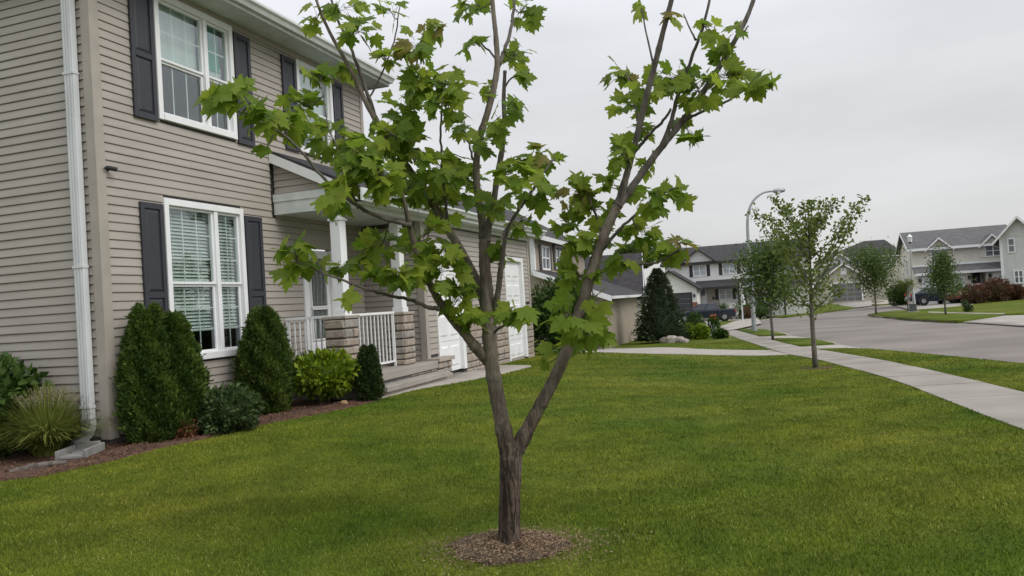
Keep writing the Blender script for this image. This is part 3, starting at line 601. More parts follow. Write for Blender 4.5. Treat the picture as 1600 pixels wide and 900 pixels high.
# porch
PF = .57
hb('porch_slab', 'concrete', 3.08, 5.78, .0, 1.42, PF-.13, PF, bevel=.01); hb('porch_base', 'cinder', 3.12, 5.78, .0, 1.36, -.1, PF-.131)
st = hb('porch_step', 'concrete', 3.42, 5.74, 1.361, 1.66, .30, .385, bevel=.01); hb('porch_riser', 'cap', 3.45, 5.72, 1.362, 1.60, .0, .299)
for i, u in enumerate(np.arange(4.75, 5.7, .26)): hb('stone', 'stone', u+.006, u+.25, 1.361, 1.385+.006*(i % 2), .395, PF-.135, bevel=.012)
def stone_block(parent, u0, u1, v0, v1, z0, z1, course=.115, wmin=.14, wmax=.3, faces=('front', 'left'), th=.03):
    """split stone facing in courses on the front (+v) and left (-u) faces of a pier"""
    z = z0; c = 0
    while z < z1-.03:
        h = min(course*random.uniform(.8, 1.2), z1-z); h = z1-z if z1-z-h < .05 else h
        for fc in faces:
            a, b = (u0, u1) if fc in ('front',) else (v0, v1); x = a
            while x < b-.02:
                w = random.uniform(wmin, wmax); w = b-x if b-x-w < wmin*.7 else w
                pr = random.uniform(.55, 1.25)*th; gp_ = .006; i = .012; mb = MB()
                lo_, hi_ = x+gp_*(x > a+.01), x+w-gp_*(x+w < b-.01)
                if fc == 'front':
                    if x <= a+.01: lo_ = a-th*.6
                    P = [L(lo_, v1-.01, z+gp_), L(hi_, v1-.01, z+gp_), L(hi_, v1-.01, z+h-gp_), L(lo_, v1-.01, z+h-gp_), L(lo_+i, v1+pr, z+gp_+i), L(hi_-i, v1+pr*random.uniform(.7, 1.1), z+gp_+i), L(hi_-i, v1+pr, z+h-gp_-i), L(lo_+i, v1+pr*random.uniform(.7, 1.1), z+h-gp_-i)]
                else:
                    P = [L(u0+.01, lo_, z+gp_), L(u0+.01, hi_, z+gp_), L(u0+.01, hi_, z+h-gp_), L(u0+.01, lo_, z+h-gp_), L(u0-pr, lo_+i, z+gp_+i), L(u0-pr*random.uniform(.7, 1.1), hi_-i, z+gp_+i), L(u0-pr, hi_-i, z+h-gp_-i), L(u0-pr*random.uniform(.7, 1.1), lo_+i, z+h-gp_-i)]
                mb.hexa(P); mb.build('stone', random.choice(['stone', 'stone', 'stone2']), parent, bevel=.01); x += w
        z += h; c += 1
for u0 in (3.12, 4.98):
    p = hb('stone_pillar', 'mortar', u0+.03, u0+.39, .83, 1.17, .3 if u0 < 4 else PF, 1.46)
    stone_block(p, u0+.03, u0+.39, .83, 1.17, .3 if u0 < 4 else PF, 1.43, .118, .19, .37, th=.032)
    c_ = hb('cap', 'cap', u0-.005, u0+.42, .80, 1.205, 1.43, 1.475, None, .008); c_.parent = p
    po = hb('porch_post', 'white', u0+.12, u0+.29, .95, 1.12, 1.476, 3.06, bevel=.006); b_ = hb('collar', 'white', u0+.10, u0+.31, .93, 1.14, 2.90, 2.925, None); b_.parent = po; b_ = hb('plinth', 'white', u0+.105, u0+.305, .935, 1.135, 1.477, 1.56, None); b_.parent = po
hb('porch_beam', 'offwhite', 3.20, 3.34, .018, 1.30, 3.07, 3.37, bevel=.004); hb('beam_moulding', 'offwhite', 3.185, 3.199, .018, 1.31, 3.265, 3.38)
hb('porch_ceiling', 'offwhite', 3.341, 5.8, .0, 1.15, 3.09, 3.11); hb('front_beam', 'offwhite', 3.341, 12.1, 1.16, 1.30, 3.07, 3.30)
# porch and garage lower roof: slope from the wall down to the eave
EV, EZ, RT = 1.52, 3.31, 4.02
sl = (RT-EZ)/EV
mb = MB(); mb.prism([L(3.16, 0.02, RT+.04), L(3.16, EV, EZ+.04), L(3.16, EV, EZ+.0), L(3.16, .02, RT)], (UE-3.16, 0, 0)); mb.build('porch_roof', 'shingle', H1)
mb = MB(); Z9 = RT+sl*5; mb.prism([L(UE+.002, -5, Z9+.04), L(UE+.002, EV, EZ+.04), L(UE+.002, EV, EZ), L(UE+.002, -5, Z9)], (12.45-UE, 0, 0)); mb.build('garage_roof', 'shingle', H1)
mb = MB(); mb.prism([L(3.14, .02, RT-.002), L(3.14, EV-.02, EZ-.002), L(3.14, EV-.02, EZ-.15), L(3.14, .02, RT-.15)], (.05, 0, 0)); mb.build('rake_board', 'white', H1)
siding('v', 3.235, .03, 1.3, 3.385, 3.385+EXP*6, [], ztop=lambda z: (RT-.06-z)/sl)
mb = MB(); mb.prism([L(3.24, .0, 3.38), L(3.24, EV-.15, 3.38), L(3.24, EV-.15, EZ+.05), L(3.24, .0, RT-.05)], (.05, 0, 0)); mb.build('gable_backing', 'dark_gap', H1)
hb('soffit', 'offwhite', 3.36, 12.4, 1.301, EV-.0, EZ-.17, EZ-.15); hb('fascia', 'offwhite', 3.20, 12.42, EV, EV+.022, EZ-.16, EZ+.03); gutter(3.25, 12.42, EV+.024, EZ-.085)
# front door
dr = hb('front_door', 'white', 3.98, 4.66, -.06, -.012, PF+.02, 2.58)
hb('door_header', 'siding', DOOR[0], DOOR[1], .0, .035, 2.60, 2.84, bevel=.004)
for a, b in ((3.86, 3.975), (4.665, 4.76)): hb('door_casing', 'white', a, b, -.08, .04, PF, 2.595, bevel=.005)
for (z0, z1) in ((1.12, 1.60), (1.66, 2.45)):
    o = hb('pane', 'glass', 4.10, 4.54, -.004, .0, z0, z1, None); o.parent = dr; o = hb('backing', 'room', 4.09, 4.55, -.011, -.0075, z0-.01, z1+.01, None); o.parent = dr
    f_ = MB()
    for bx in ((4.075, 4.10, z0-.025, z1+.025), (4.54, 4.565, z0-.025, z1+.025), (4.10, 4.54, z0-.025, z0), (4.10, 4.54, z1, z1+.025)): f_.box(bx[0], bx[1], -.012, .012, bx[2], bx[3])
    f_.build('pane_frame', 'white', dr)
    c_ = MB()
    for k in range(4): u = 4.15+k*.11; c_.tube([L(u, -.002+.003, z0+.03), L(u+.03, .0015, (z0+z1)/2), L(u, .0015, z1-.03)], .005, 5)
    c_.build('caming', 'pole', dr)
o = hb('door_panel', 'white', 4.12, 4.52, -.011, .006, PF+.12, 1.04, None, .01); o.parent = dr
o = MB().tube([L(4.02, .0, 1.50), L(4.02, .05, 1.50), L(4.02, .05, 1.62), L(4.02, .0, 1.62)], .009, 7).build('handle', 'pole', dr)
hb('porch_light', 'black', 4.95, 5.07, .02, .12, 2.2, 2.42, bevel=.01)
# railings
def railing(pa, pb, n, name='railing', ends=(True, True)):
    pa, pb = np.array(pa, float), np.array(pb, float); d = pb-pa; ln = np.linalg.norm(d); d /= ln; nn = np.array([-d[1], d[0]])
    r = empty(name, (0, 0, 0), 0, None, None); r.parent = H1
    def bar(nm, a, b, z0, z1, w): 
        p, q = pa+d*a, pa+d*b; mb = MB(); mb.hexa([L(*(p+nn*w), z0), L(*(q+nn*w), z0), L(*(q-nn*w), z0), L(*(p-nn*w), z0), L(*(p+nn*w), z1), L(*(q+nn*w), z1), L(*(q-nn*w), z1), L(*(p-nn*w), z1)]); return mb.build(nm, 'white', r)
    bar('top_rail', 0, ln, 1.455, 1.495, .024); bar('bottom_rail', 0, ln, PF+.07, PF+.10, .016)
    for i in range(n): t = ln*(i+.5)/n; bar('baluster', t-.009, t+.009, PF+.1005, 1.4545, .009)
    if ends[0]: bar('post', .0, .032, PF, 1.454, .0165)
    if ends[1]: bar('post', ln-.032, ln, PF, 1.454, .0165)
railing((3.30, .06), (3.30, .80), 8); railing((3.545, 1.0), (4.975, 1.0), 12)
# garage wing
GU0, GU1, GV = 5.80, 12.08, 1.20
D1 = (6.36, 7.42, .27, 2.62); D2 = (10.26, 11.42, .16, 2.52)
gh = [(D1[0]-.02, D1[1]+.02, D1[2]-.2, D1[3]+.02), (D2[0]-.02, D2[1]+.02, D2[2]-.2, D2[3]+.02)]
wall_backing('garage_wall', 'u', GV, GU0+.12, GU1, -.2, 3.14, gh); wall_backing('garage_side_wall', 'v', GU0, .0, GV, -.1, 3.14, []); wall_backing('garage_end_wall', 'v', GU1-.12, -6, GV-.13, -.3, 3.14, [])
siding('u', GV, GU0+.10, GU1-.10, 1.52, 3.04, [(a-.09, b+.09, c, d+.10) for a, b, c, d in (D1, D2)])
siding('u', GV, GU0+.10, D1[0]-.09, PF+.09, 1.52, []); siding('v', GU0, .02, GV-.10, PF, 3.04, [])
hb('corner_trim', 'trimtan', GU0-.026, GU0+.10, GV, GV+.026, .56, 3.07); hb('corner_trim', 'trimtan', GU0-.026, GU0-.001, GV-.10, GV-.001, .572, 3.07)
hb('corner_trim', 'trimtan', GU1-.10, GU1+.01, GV, GV+.024, .2, 3.05)
def garage_door(a, b, c, d, nsec=4):
    r = empty('garage_door', (0, 0, 0), 0, None, None); r.parent = H1; h = (d-c)/nsec
    for i in range(nsec):
        z0, z1 = c+i*h+.003, c+(i+1)*h-.003; mb = MB(); mb.box(a, b, -(GV-.05), -(GV-.09), z0, z1)
        n = max(2, int((b-a)/.5))
        for k in range(n):
            p, q = a+(b-a)*k/n+.06, a+(b-a)*(k+1)/n-.06; e_ = .03
            mb.hexa([L(p, GV-.05, z0+.09), L(q, GV-.05, z0+.09), L(q, GV-.05, z1-.09), L(p, GV-.05, z1-.09), L(p+e_, GV-.035, z0+.12), L(q-e_, GV-.035, z0+.12), L(q-e_, GV-.035, z1-.12), L(p+e_, GV-.035, z1-.12)])
        mb.build('door_section', 'white', r)
    for p, q, z0, z1 in ((a-.09, a, c, d+.10), (b, b+.14, c, d+.10), (a, b, d, d+.10)): o = hb('casing', 'white', p+.001, q-.001, GV-.1, GV+.035, z0, z1, None, .004); o.parent = r
garage_door(*D1); garage_door(*D2, nsec=5)
wn = hb('stone_wainscot', 'mortar', D1[1]+.16, D2[0]-.11, GV-.0, GV+.012, .0, 1.46); stone_block(wn, D1[1]+.16, D2[0]-.11, GV-.1, GV+.012, .12, 1.46, .15, .2, .42, ('front',), .03)
hb('ledge', 'cap', D1[1]+.15, D2[0]-.10, GV, GV+.07, 1.46, 1.515, bevel=.006)
w2 = hb('stone_wainscot', 'mortar', D2[1]+.16, GU1, GV+.0, GV+.012, .0, 1.46); stone_block(w2, D2[1]+.16, GU1, GV-.1, GV+.012, .05, 1.46, .15, .2, .42, ('front',), .03)
pr = hb('stone_pier', 'mortar', 5.795, 6.38, GV+.03, GV+.20, .0, .54); stone_block(pr, 5.795, 6.38, GV+.03, GV+.20, .18, .54, .12, .12, .28, ('front', 'left'), .03)
o = hb('cap', 'cap', 5.76, 6.44, GV+.005, GV+.26, .541, .61, None, .008); o.parent = pr
lt = MB(); lt.box(7.85, 7.97, -(GV+.14), -(GV+.02), 2.05, 2.35); lt.build('garage_light', 'black', H1, bevel=.01)
hb('garage_slab', 'concrete', 6.3, 11.6, GV-.6, GV-.03, .0, .2); hb('garage_ceiling', 'room', 5.95, 12.0, -2, GV-.14, 3.05, 3.08)
# splash block and bed stone
sb = empty('splash_block', (*Wp(-.28, -.02)[:2], gz(*Wp(-.28, -.02)[:2])+.02), HR+math.radians(205), 'grey concrete splash block under the downspout at the house corner', 'splash block')
mbs = MB(); mbs.box(-.05, .40, -.16, -.12, 0, .09); mbs.box(-.05, .40, .12, .16, 0, .09); mbs.box(-.05, 0, -.12, .12, 0, .11); mbs.box(0, .40, -.12, .12, 0, .035); mbs.build('trough', 'splash', sb, bevel=.008)
# ------------------------------------------------------------------ the young maple in the lawn
YT = float(TB[1])
maple = empty('maple_tree', (TB[0], TB[1], TB[2]), 0, 'young maple with a forked trunk and big lobed leaves, standing in the mulch ring', 'tree')
TBv = np.array([TB[0], TB[1], TB[2]])
def mp3(x, y, d): return atY(x, y, YT+d)-TBv
PX = YT/F
# limbs: (pixel path with radius, depth drift start -> end)
LIMBS = {
 'stem_left': ([(797, 716, 15.5), (789, 682, 15), (778, 625, 14), (770, 580, 13.5), (766, 540, 13), (763, 500, 12.5), (761, 455, 12), (757, 410, 10.5), (757, 370, 9.5)], .0, -.05),
 'stem_mid': ([(757, 372, 8), (753, 340, 7.2), (746, 300, 6.8), (744, 260, 6.5), (750, 215, 6.2), (762, 175, 6), (772, 135, 5.5), (777, 100, 5), (775, 60, 4.4), (771, 20, 4), (767, -30, 3.6)], -.05, .12),
 'stem_mid_b': ([(759, 375, 7), (765, 345, 6), (772, 310, 5.3), (778, 270, 4.6), (785, 230, 4.2), (788, 190, 3.8), (787, 155, 3.4), (789, 110, 2.6)], -.05, -.3),
 'mid_fork': ([(778, 102, 4), (786, 85, 3.6), (796, 55, 3.2), (803, 14, 2.8), (805, -25, 2.4)], .08, .3),
 'limb_left': ([(762, 480, 9.5), (748, 448, 9.5), (736, 422, 9), (716, 385, 8.5), (700, 358, 8), (680, 325, 7.5), (657, 290, 7), (635, 258, 6.5), (612, 225, 5.8), (590, 192, 5.2), (572, 160, 4.6), (556, 125, 4), (537, 90, 3.5), (515, 50, 3), (497, 8, 2.6), (488, -25, 2.2)], 0, .45),
 'limb_left_b': ([(590, 194, 4.4), (578, 160, 3.8), (563, 115, 3.2), (546, 70, 2.8), (527, 28, 2.4), (512, -20, 2)], .3, .55),
 'limb_low': ([(764, 562, 10), (748, 548, 9), (728, 524, 8.2), (705, 497, 7.6), (686, 470, 7), (671, 442, 6.4), (659, 415, 5.8), (650, 390, 5.2), (642, 362, 4.8), (636, 335, 3.6), (628, 300, 2.6), (620, 268, 1.8)], 0, -.35),
 'bough_left': ([(644, 352, 3.6), (622, 347, 3.4), (595, 339, 3.2), (570, 328, 3), (545, 312, 2.8), (520, 293, 2.6), (495, 266, 2.3), (470, 236, 2), (445, 212, 1.8), (415, 196, 1.6), (385, 178, 1.4), (350, 166, 1.2), (325, 160, 1)], -.3, -.6),
 'bough_low': ([(686, 482, 3.6), (672, 481, 3.3), (655, 474, 3), (635, 467, 2.8), (612, 463, 2.6), (590, 457, 2.4), (565, 449, 2.2), (540, 439, 2), (515, 430, 1.7), (490, 420, 1.4), (465, 410, 1.1)], -.15, -.5),
 'stem_right': ([(799, 716, 15), (810, 698, 14), (826, 668, 12.5), (846, 630, 11.8), (866, 592, 11.4), (882, 556, 11.2), (897, 515, 11), (909, 478, 10.8), (920, 440, 10.4), (931, 405, 10), (943, 370, 9.4), (957, 338, 9), (966, 318, 8.5)], 0, .15),
 'right_dark': ([(966, 320, 6.8), (975, 288, 6.4), (984, 255, 6.1), (994, 218, 5.8), (1003, 180, 5.5), (1013, 140, 5.2), (1024, 98, 4.8), (1036, 50, 4.4), (1048, 5, 4), (1056, -30, 3.6)], .15, -.1),
 'right_far': ([(964, 322, 7.6), (982, 300, 7.2), (1000, 275, 7), (1020, 247, 6.6), (1040, 222, 6.3), (1062, 195, 6), (1082, 168, 5.6), (1106, 133, 5.2), (1128, 98, 4.9), (1150, 60, 4.5), (1168, 25, 4.1), (1185, -22, 3.7)], .15, .4),
 'right_mid': ([(1036, 226, 4.6), (1047, 195, 4.1), (1056, 160, 3.7), (1068, 125, 3.4), (1080, 92, 3.1), (1093, 55, 2.8), (1104, 20, 2.5), (1113, -20, 2.2)], .25, .15),
 'bough_far': ([(1068, 190, 3), (1085, 180, 2.7), (1108, 170, 2.4), (1132, 160, 2.1), (1155, 146, 1.8), (1175, 134, 1.4), (1196, 127, 1)], .25, .0),
 'bough_cross': ([(990, 238, 3.4), (1004, 222, 3), (1020, 205, 2.7), (1036, 188, 2.4), (1048, 170, 2)], .1, -.2),
 'bough_r1': ([(995, 215, 2.2), (997, 195, 2), (992, 165, 1.8), (986, 135, 1.5), (978, 115, 1.2)], .1, .4),
 'bough_r2': ([(938, 392, 3.4), (955, 373, 3), (975, 352, 2.6), (1000, 330, 2.3), (1022, 310, 2), (1045, 297, 1.6), (1064, 292, 1.2)], .12, -.25),
 'bough_r3': ([(922, 432, 3), (945, 420, 2.6), (975, 414, 2.3), (1010, 413, 2), (1040, 405, 1.7), (1060, 390, 1.3)], .1, -.15),
 'bough_r4': ([(944, 378, 2.8), (936, 350, 2.4), (926, 325, 2.1), (918, 300, 1.8), (912, 285, 1.4)], .12, .4),
 'bough_r5': ([(889, 540, 2.6), (884, 515, 2.2), (880, 495, 1.9), (872, 480, 1.4)], .08, -.3),
 'bough_m1': ([(764, 408, 4), (774, 388, 3.6), (790, 362, 3.2), (808, 332, 2.9), (828, 302, 2.4), (848, 272, 2), (866, 248, 1.4)], -.03, .25),
 'bough_m2': ([(768, 520, 6), (773, 488, 5.4), (779, 450, 5), (783, 415, 4.4), (788, 380, 3.6), (797, 350, 2.6), (812, 325, 1.8)], 0, -.3),
 'bough_m3': ([(770, 522, 2.6), (782, 512, 2.3), (798, 502, 2), (818, 496, 1.6)], -.02, -.3),
 'bough_t1': ([(622, 245, 3), (632, 215, 2.6), (640, 185, 2.3), (642, 150, 2), (648, 115, 1.7), (655, 80, 1.3), (662, 50, 1)], .28, .1),
 'bough_t2': ([(700, 360, 3.2), (697, 325, 2.8), (693, 290, 2.5), (690, 250, 2.2), (688, 210, 1.9), (690, 170, 1.6), (694, 140, 1.2)], .08, -.15),
 'bough_t3': ([(668, 305, 2.4), (660, 270, 2.1), (640, 240, 1.8), (618, 215, 1.4), (600, 200, 1)], .2, -.2),
 'bough_t4': ([(572, 160, 2), (590, 130, 1.8), (605, 95, 1.6), (618, 55, 1.4), (625, 10, 1.1)], .35, .6),
 'bough_l2': ([(560, 325, 1.8), (548, 295, 1.6), (540, 262, 1.4), (528, 230, 1.2), (515, 205, 1), (505, 150, .8)], -.4, -.2),
 'bough_s1': ([(741, 250, 2), (732, 225, 1.7), (725, 200, 1.4)], 0, .3), 'bough_s2': ([(775, 92, 2), (760, 75, 1.7), (745, 62, 1.4)], .1, .3), 'bough_s3': ([(1022, 100, 2), (1012, 60, 1.6), (1003, 15, 1.2)], 0, .2), 'bough_s4': ([(1150, 60, 1.8), (1162, 50, 1.5), (1170, 40, 1.1)], .35, .3), 'bough_s5': ([(1087, 62, 1.8), (1078, 45, 1.5), (1068, 22, 1.1)], .2, .3), 'bough_s6': ([(786, 140, 1.6), (800, 122, 1.4), (812, 118, 1.1)], -.2, -.3), 'bough_s7': ([(789, 195, 1.5), (796, 178, 1.3), (804, 166, 1)], -.2, -.3)}
def smooth_path(P, R, k=4):
    P = np.array(P); R = np.array(R); n = len(P); t = np.arange(n); tt = np.linspace(0, n-1, (n-1)*k+1); o = np.zeros((len(tt), 3))
    for i, x in enumerate(tt):
        j = min(int(x), n-2); f = x-j; p0 = P[max(j-1, 0)]; p1 = P[j]; p2 = P[j+1]; p3 = P[min(j+2, n-1)]
        o[i] = .5*((2*p1)+(-p0+p2)*f+(2*p0-5*p1+4*p2-p3)*f*f+(-p0+3*p1-3*p2+p3)*f**3)
    return o, np.interp(tt, t, R)
NODE = []      # every branch point with its radius, for attaching twigs
trunk = MB(); tp, tr = smooth_path([mp3(797, 885, 0), mp3(796, 855, 0), mp3(796, 830, 0), mp3(796, 800, .0), mp3(797, 765, 0), mp3(798, 735, 0), mp3(798, 716, 0), mp3(798, 709, 0), mp3(799, 703, 0)], np.array([22, 19.2, 17.4, 16.6, 16.3, 17.2, 17.6, 13.5, 7])*PX, 9)
trunk.tube(tp, tr, 40, .035); trunk_o = trunk.build('trunk', 'bark', maple, True)
for nm, (pts, d0_, d1_) in LIMBS.items():
    n = len(pts); dd = np.linspace(d0_, d1_, n); P = [mp3(x, y, d) for (x, y, r), d in zip(pts, dd)]; R = [r*PX*(.84 if r > 5.5 else .92) for _, _, r in pts]
    P2, R2 = smooth_path(P, R, 4 if pts[0][2] <= 5.5 else 9); big = pts[0][2] > 5.5
    if not big: P2[1:-1] += RNG.normal(size=P2[1:-1].shape)*.0025
    else:
        ar = np.concatenate([[0], np.cumsum(np.linalg.norm(np.diff(P2, axis=0), axis=1))]); R2 = R2*(1+.03*np.sin(np.arange(len(R2))*1.7+n))
        for q in np.arange(.18, ar[-1], .27): R2 = R2*(1+random.uniform(.06, .17)*np.exp(-((ar-q-random.uniform(-.08, .08))/.022)**2))
    ar = np.concatenate([[0], np.cumsum(np.linalg.norm(np.diff(P2, axis=0), axis=1))]); R2 = R2*(1+.15*np.exp(-ar/.11)) if nm in ('stem_left', 'stem_right') else R2*(1+.45*np.exp(-ar/(R2[0]*2.2)))
    m = MB(); m.tube(P2, R2, 14 if big else 7, .04 if big else .03); b = m.build('stem' if nm.startswith('stem') else 'branch', 'bark_stem' if nm in ('stem_left', 'stem_right', 'limb_low', 'limb_left', 'stem_mid') else 'bark_dark', trunk_o, True)
    for p, r in zip(P2[::2 if not big else 4], R2[::2 if not big else 4]):
        if r < .030: NODE.append(p)
NODE = np.array(NODE)
# leaf shapes
def leaf_shape(seed):
    r = random.Random(seed)
    half = [(0, 0), (.10, -.06), (.27, -.10), (.40, -.02), (.33, .06), (.52, .20), (.44, .26), (.68, .42), (.56, .46), (.58, .60), (.43, .55), (.30, .47), (.28, .62), (.33, .76), (.20, .74), (.13, .86), (0, 1.08)]
    R_ = [(x*(1+r.uniform(-.08, .08)), y+r.uniform(-.02, .02)) for x, y in half[1:-1]]; L_ = [(-x*(1+r.uniform(-.08, .08)), y+r.uniform(-.02, .02)) for x, y in half[1:-1]]
    out = [(0, 0)]+R_+[(0, 1.08)]+L_[::-1]; cup = r.uniform(-.05, .16); dro = r.uniform(.05, .28); tw = r.uniform(-.12, .12)
    def z(x, y): return cup*abs(x)*1.1-dro*max(y-.15, 0)**2-.18*x*x+tw*x*y+.018*math.sin(9*x+4*y+seed)
    V = [(0, .33, z(0, .33)), ]+[(x, y, z(x, y)) for x, y in out]; n = len(out); Fc = [(0, 1+i, 1+(i+1) % n) for i in range(n)]
    return np.array(V), Fc
SH = [leaf_shape(i) for i in range(8)]
LM = []
for i, (V, Fc) in enumerate(SH):
    for mn in ('leaf', 'leafr'):
        me = bpy.data.meshes.new('leaf'); me.from_pydata([tuple(v) for v in V], [], Fc); me.materials.append(K[mn]); LM.append(me)
CL = [(335,158,28,18,8),(372,150,28,26,9),(405,183,36,26,11),(448,196,36,26,11),(408,236,8,8,1),(500,118,26,18,6),(532,108,26,14,5),(472,165,36,24,9),(520,220,44,30,15),(560,240,40,34,15),(600,212,44,34,16),(640,232,40,34,14),(592,278,44,34,15),(522,300,30,28,7),(560,285,34,26,8),(640,295,44,34,14),(690,262,36,34,12),(702,165,40,28,11),(662,130,38,32,11),(625,172,34,34,10),(650,70,36,28,10),(672,45,22,20,5),(490,32,24,24,6),(530,15,42,18,8),(562,50,34,32,10),(600,92,24,24,6),(612,20,26,24,6),(690,132,52,32,13),(735,15,28,20,7),(738,70,24,22,5),(822,18,26,32,9),(812,90,26,28,8),(757,140,16,16,4),(818,120,12,10,2),(802,165,18,16,3),(722,200,24,22,6),(780,195,18,28,5),(758,222,28,20,6),(842,245,24,22,6),(866,246,12,10,2),(690,318,44,32,12),(722,288,34,32,10),(800,270,36,32,11),(832,300,30,30,7),(770,325,34,22,6),(672,368,38,28,10),(592,392,42,30,14),(462,400,34,28,11),(452,432,16,10,2),(532,418,40,18,8),(545,472,8,10,2),(622,430,50,20,12),(690,425,44,34,14),(716,468,34,24,8),(655,400,30,24,6),(740,500,26,14,6),(810,492,34,14,9),(755,488,20,12,4),(822,358,28,28,6),(790,398,24,24,4),(520,330,22,16,3),
(898,300,30,28,11),(932,328,38,28,10),(875,345,22,16,3),(940,372,36,24,8),(1000,362,28,34,9),(1022,312,32,28,8),(1066,300,18,22,4),(1060,388,28,28,7),(1030,402,28,18,5),(968,412,24,24,5),(900,382,32,28,8),(902,430,32,32,9),(890,490,42,24,11),(922,520,38,24,11),(880,545,32,18,8),(850,570,8,8,1),(930,480,24,18,4),(1000,14,10,10,2),(1056,30,18,20,3),(970,120,28,28,10),(985,165,32,20,8),(970,240,18,24,6),(1010,255,14,18,3),(1012,140,24,24,6),(1050,122,42,28,12),(1090,142,42,28,13),(1140,120,42,26,13),(1172,136,30,18,8),(1206,130,6,8,2),(1110,45,20,20,5),(1125,80,24,24,6),(1155,45,18,14,3),(1085,216,16,14,4),(1060,195,16,16,4),(1000,210,18,18,4),(985,300,18,14,3),(948,288,20,14,4)]
crown_twigs = MB(); LF = []
YEL = {0}
for (cx, cy, rx, ry, n) in CL:
    # depth of the cluster follows the branch it grows from
    pr_ = np.array([(q+TBv) for q in NODE]); qd = pr_-CAM; zc = qd@fw; sx = 800+F*(qd@RV)/zc; sy = 450-F*(qd@UV)/zc; dist = np.hypot(sx-cx, sy-cy)
    i = int(np.argmin(dist)); dY = pr_[i][1]-YT+random.uniform(-.28, .28); c = mp3(cx, cy, dY); a = NODE[i]
    mid = (a+c)/2+np.array([0, 0, -.02]); tw, trd = smooth_path([a, mid, c], [.0045, .0035, .0022], 3)
    if np.linalg.norm(a-c) > .02: crown_twigs.tube(tw, trd, 5)
    n = max(1, int(round(n*1.85)))
    for k in range(n):
        th = random.uniform(0, 2*math.pi); rr = math.sqrt(random.random()) if n > 2 else .2
        tgt = mp3(cx+rx*rr*math.cos(th), cy+ry*rr*math.sin(th), dY+random.uniform(-.16, .16)*(1 if n > 2 else .3))
        s = a+(c-a)*random.uniform(.45, 1.0); sz = random.uniform(.070, .126)*(1.0 if cy > 100 else .92)
        outd = tgt-c; outd = outd/(np.linalg.norm(outd)+1e-6); d = outd*.8+np.array([random.uniform(-.5, .5), random.uniform(-.5, .5), random.uniform(-.75, .05)]); d /= np.linalg.norm(d)
        nr = np.array([random.uniform(-.7, .7), random.uniform(-1.0, .35), random.uniform(.15, 1.0)]); nr -= d*(nr@d); nr /= np.linalg.norm(nr); sd_ = np.cross(d, nr)
        base = tgt-d*sz*.45
        pt = [s, (s+base)/2+np.array([0, 0, .012]), base]; 
        if np.linalg.norm(s-base) < .16: crown_twigs.tube(pt, [.0014, .0012, .001], 4)
        else: crown_twigs.tube([c+(base-c)*.3, base], [.0014, .001], 4)
        red = (cx, cy) in ((650,70),(672,45),(842,245),(866,246),(1056,30),(1060,388),(898,300),(970,120),(712,130)) and random.random() < .25
        LF.append((sz, base, sd_, d, nr, random.randrange(8), red, random.random()))
crown_twigs.build('twigs', 'bark_dark', trunk_o, True)['kind'] = 'stuff'
crown = bpy.data.objects.new('crown', None); COL.objects.link(crown); crown.parent = maple
LF.sort(key=lambda q: -q[0]); rest_v, rest_f, rest_t = [], [], []
for j, (sz, base, sd_, d, nr, k, red, tn) in enumerate(LF):
    Mx = Matrix(((sd_[0]*sz, d[0]*sz, nr[0]*sz, base[0]), (sd_[1]*sz, d[1]*sz, nr[1]*sz, base[1]), (sd_[2]*sz, d[2]*sz, nr[2]*sz, base[2]), (0, 0, 0, 1)))
    if j < 300 or red:
        o = bpy.data.objects.new('leaf', LM[k*2+int(red)]); COL.objects.link(o); o.parent = crown; o.matrix_local = Mx
    else:
        V, Fc = SH[k]; off = sum(len(v) for v in rest_v); rest_v.append(V[:, :1]*sd_*sz+V[:, 1:2]*d*sz+V[:, 2:]*nr*sz+base); rest_f += [tuple(a+off for a in f) for f in Fc]; rest_t += [tn]*len(V)
o = npmesh('foliage', np.concatenate(rest_v), np.array(rest_f), 'leafm', crown, rest_t); o['kind'] = 'stuff'
# ------------------------------------------------------------------ shrubs of the bed
def ellip(n, c, r, shell=.35, flat=0.):
    d = rdir(n); rad = (1-shell*RNG.random(n)**1.6)[:, None]; P = d*rad*np.array(r)+np.array(c); return P, d
def core(parent, c, r, m, jit=.08):
    mb = MB(); n1, n2 = 10, 16
    for i in range(n1+1):
        t = math.pi*i/n1
        for k in range(n2):
            w = 2*math.pi*k/n2; j = 1+random.uniform(-jit, jit); mb.v.append((c[0]+r[0]*math.sin(t)*math.cos(w)*j, c[1]+r[1]*math.sin(t)*math.sin(w)*j, c[2]+r[2]*math.cos(t)*j))
    for i in range(n1):
        for k in range(n2): mb.f.append((i*n2+k, i*n2+(k+1) % n2, (i+1)*n2+(k+1) % n2, (i+1)*n2+k))
    o = mb.build('inner_foliage', m, parent, True); a = o.data.attributes.new('tint', 'FLOAT', 'POINT'); a.data.foreach_set('value', [.25]*len(o.data.vertices)); return o
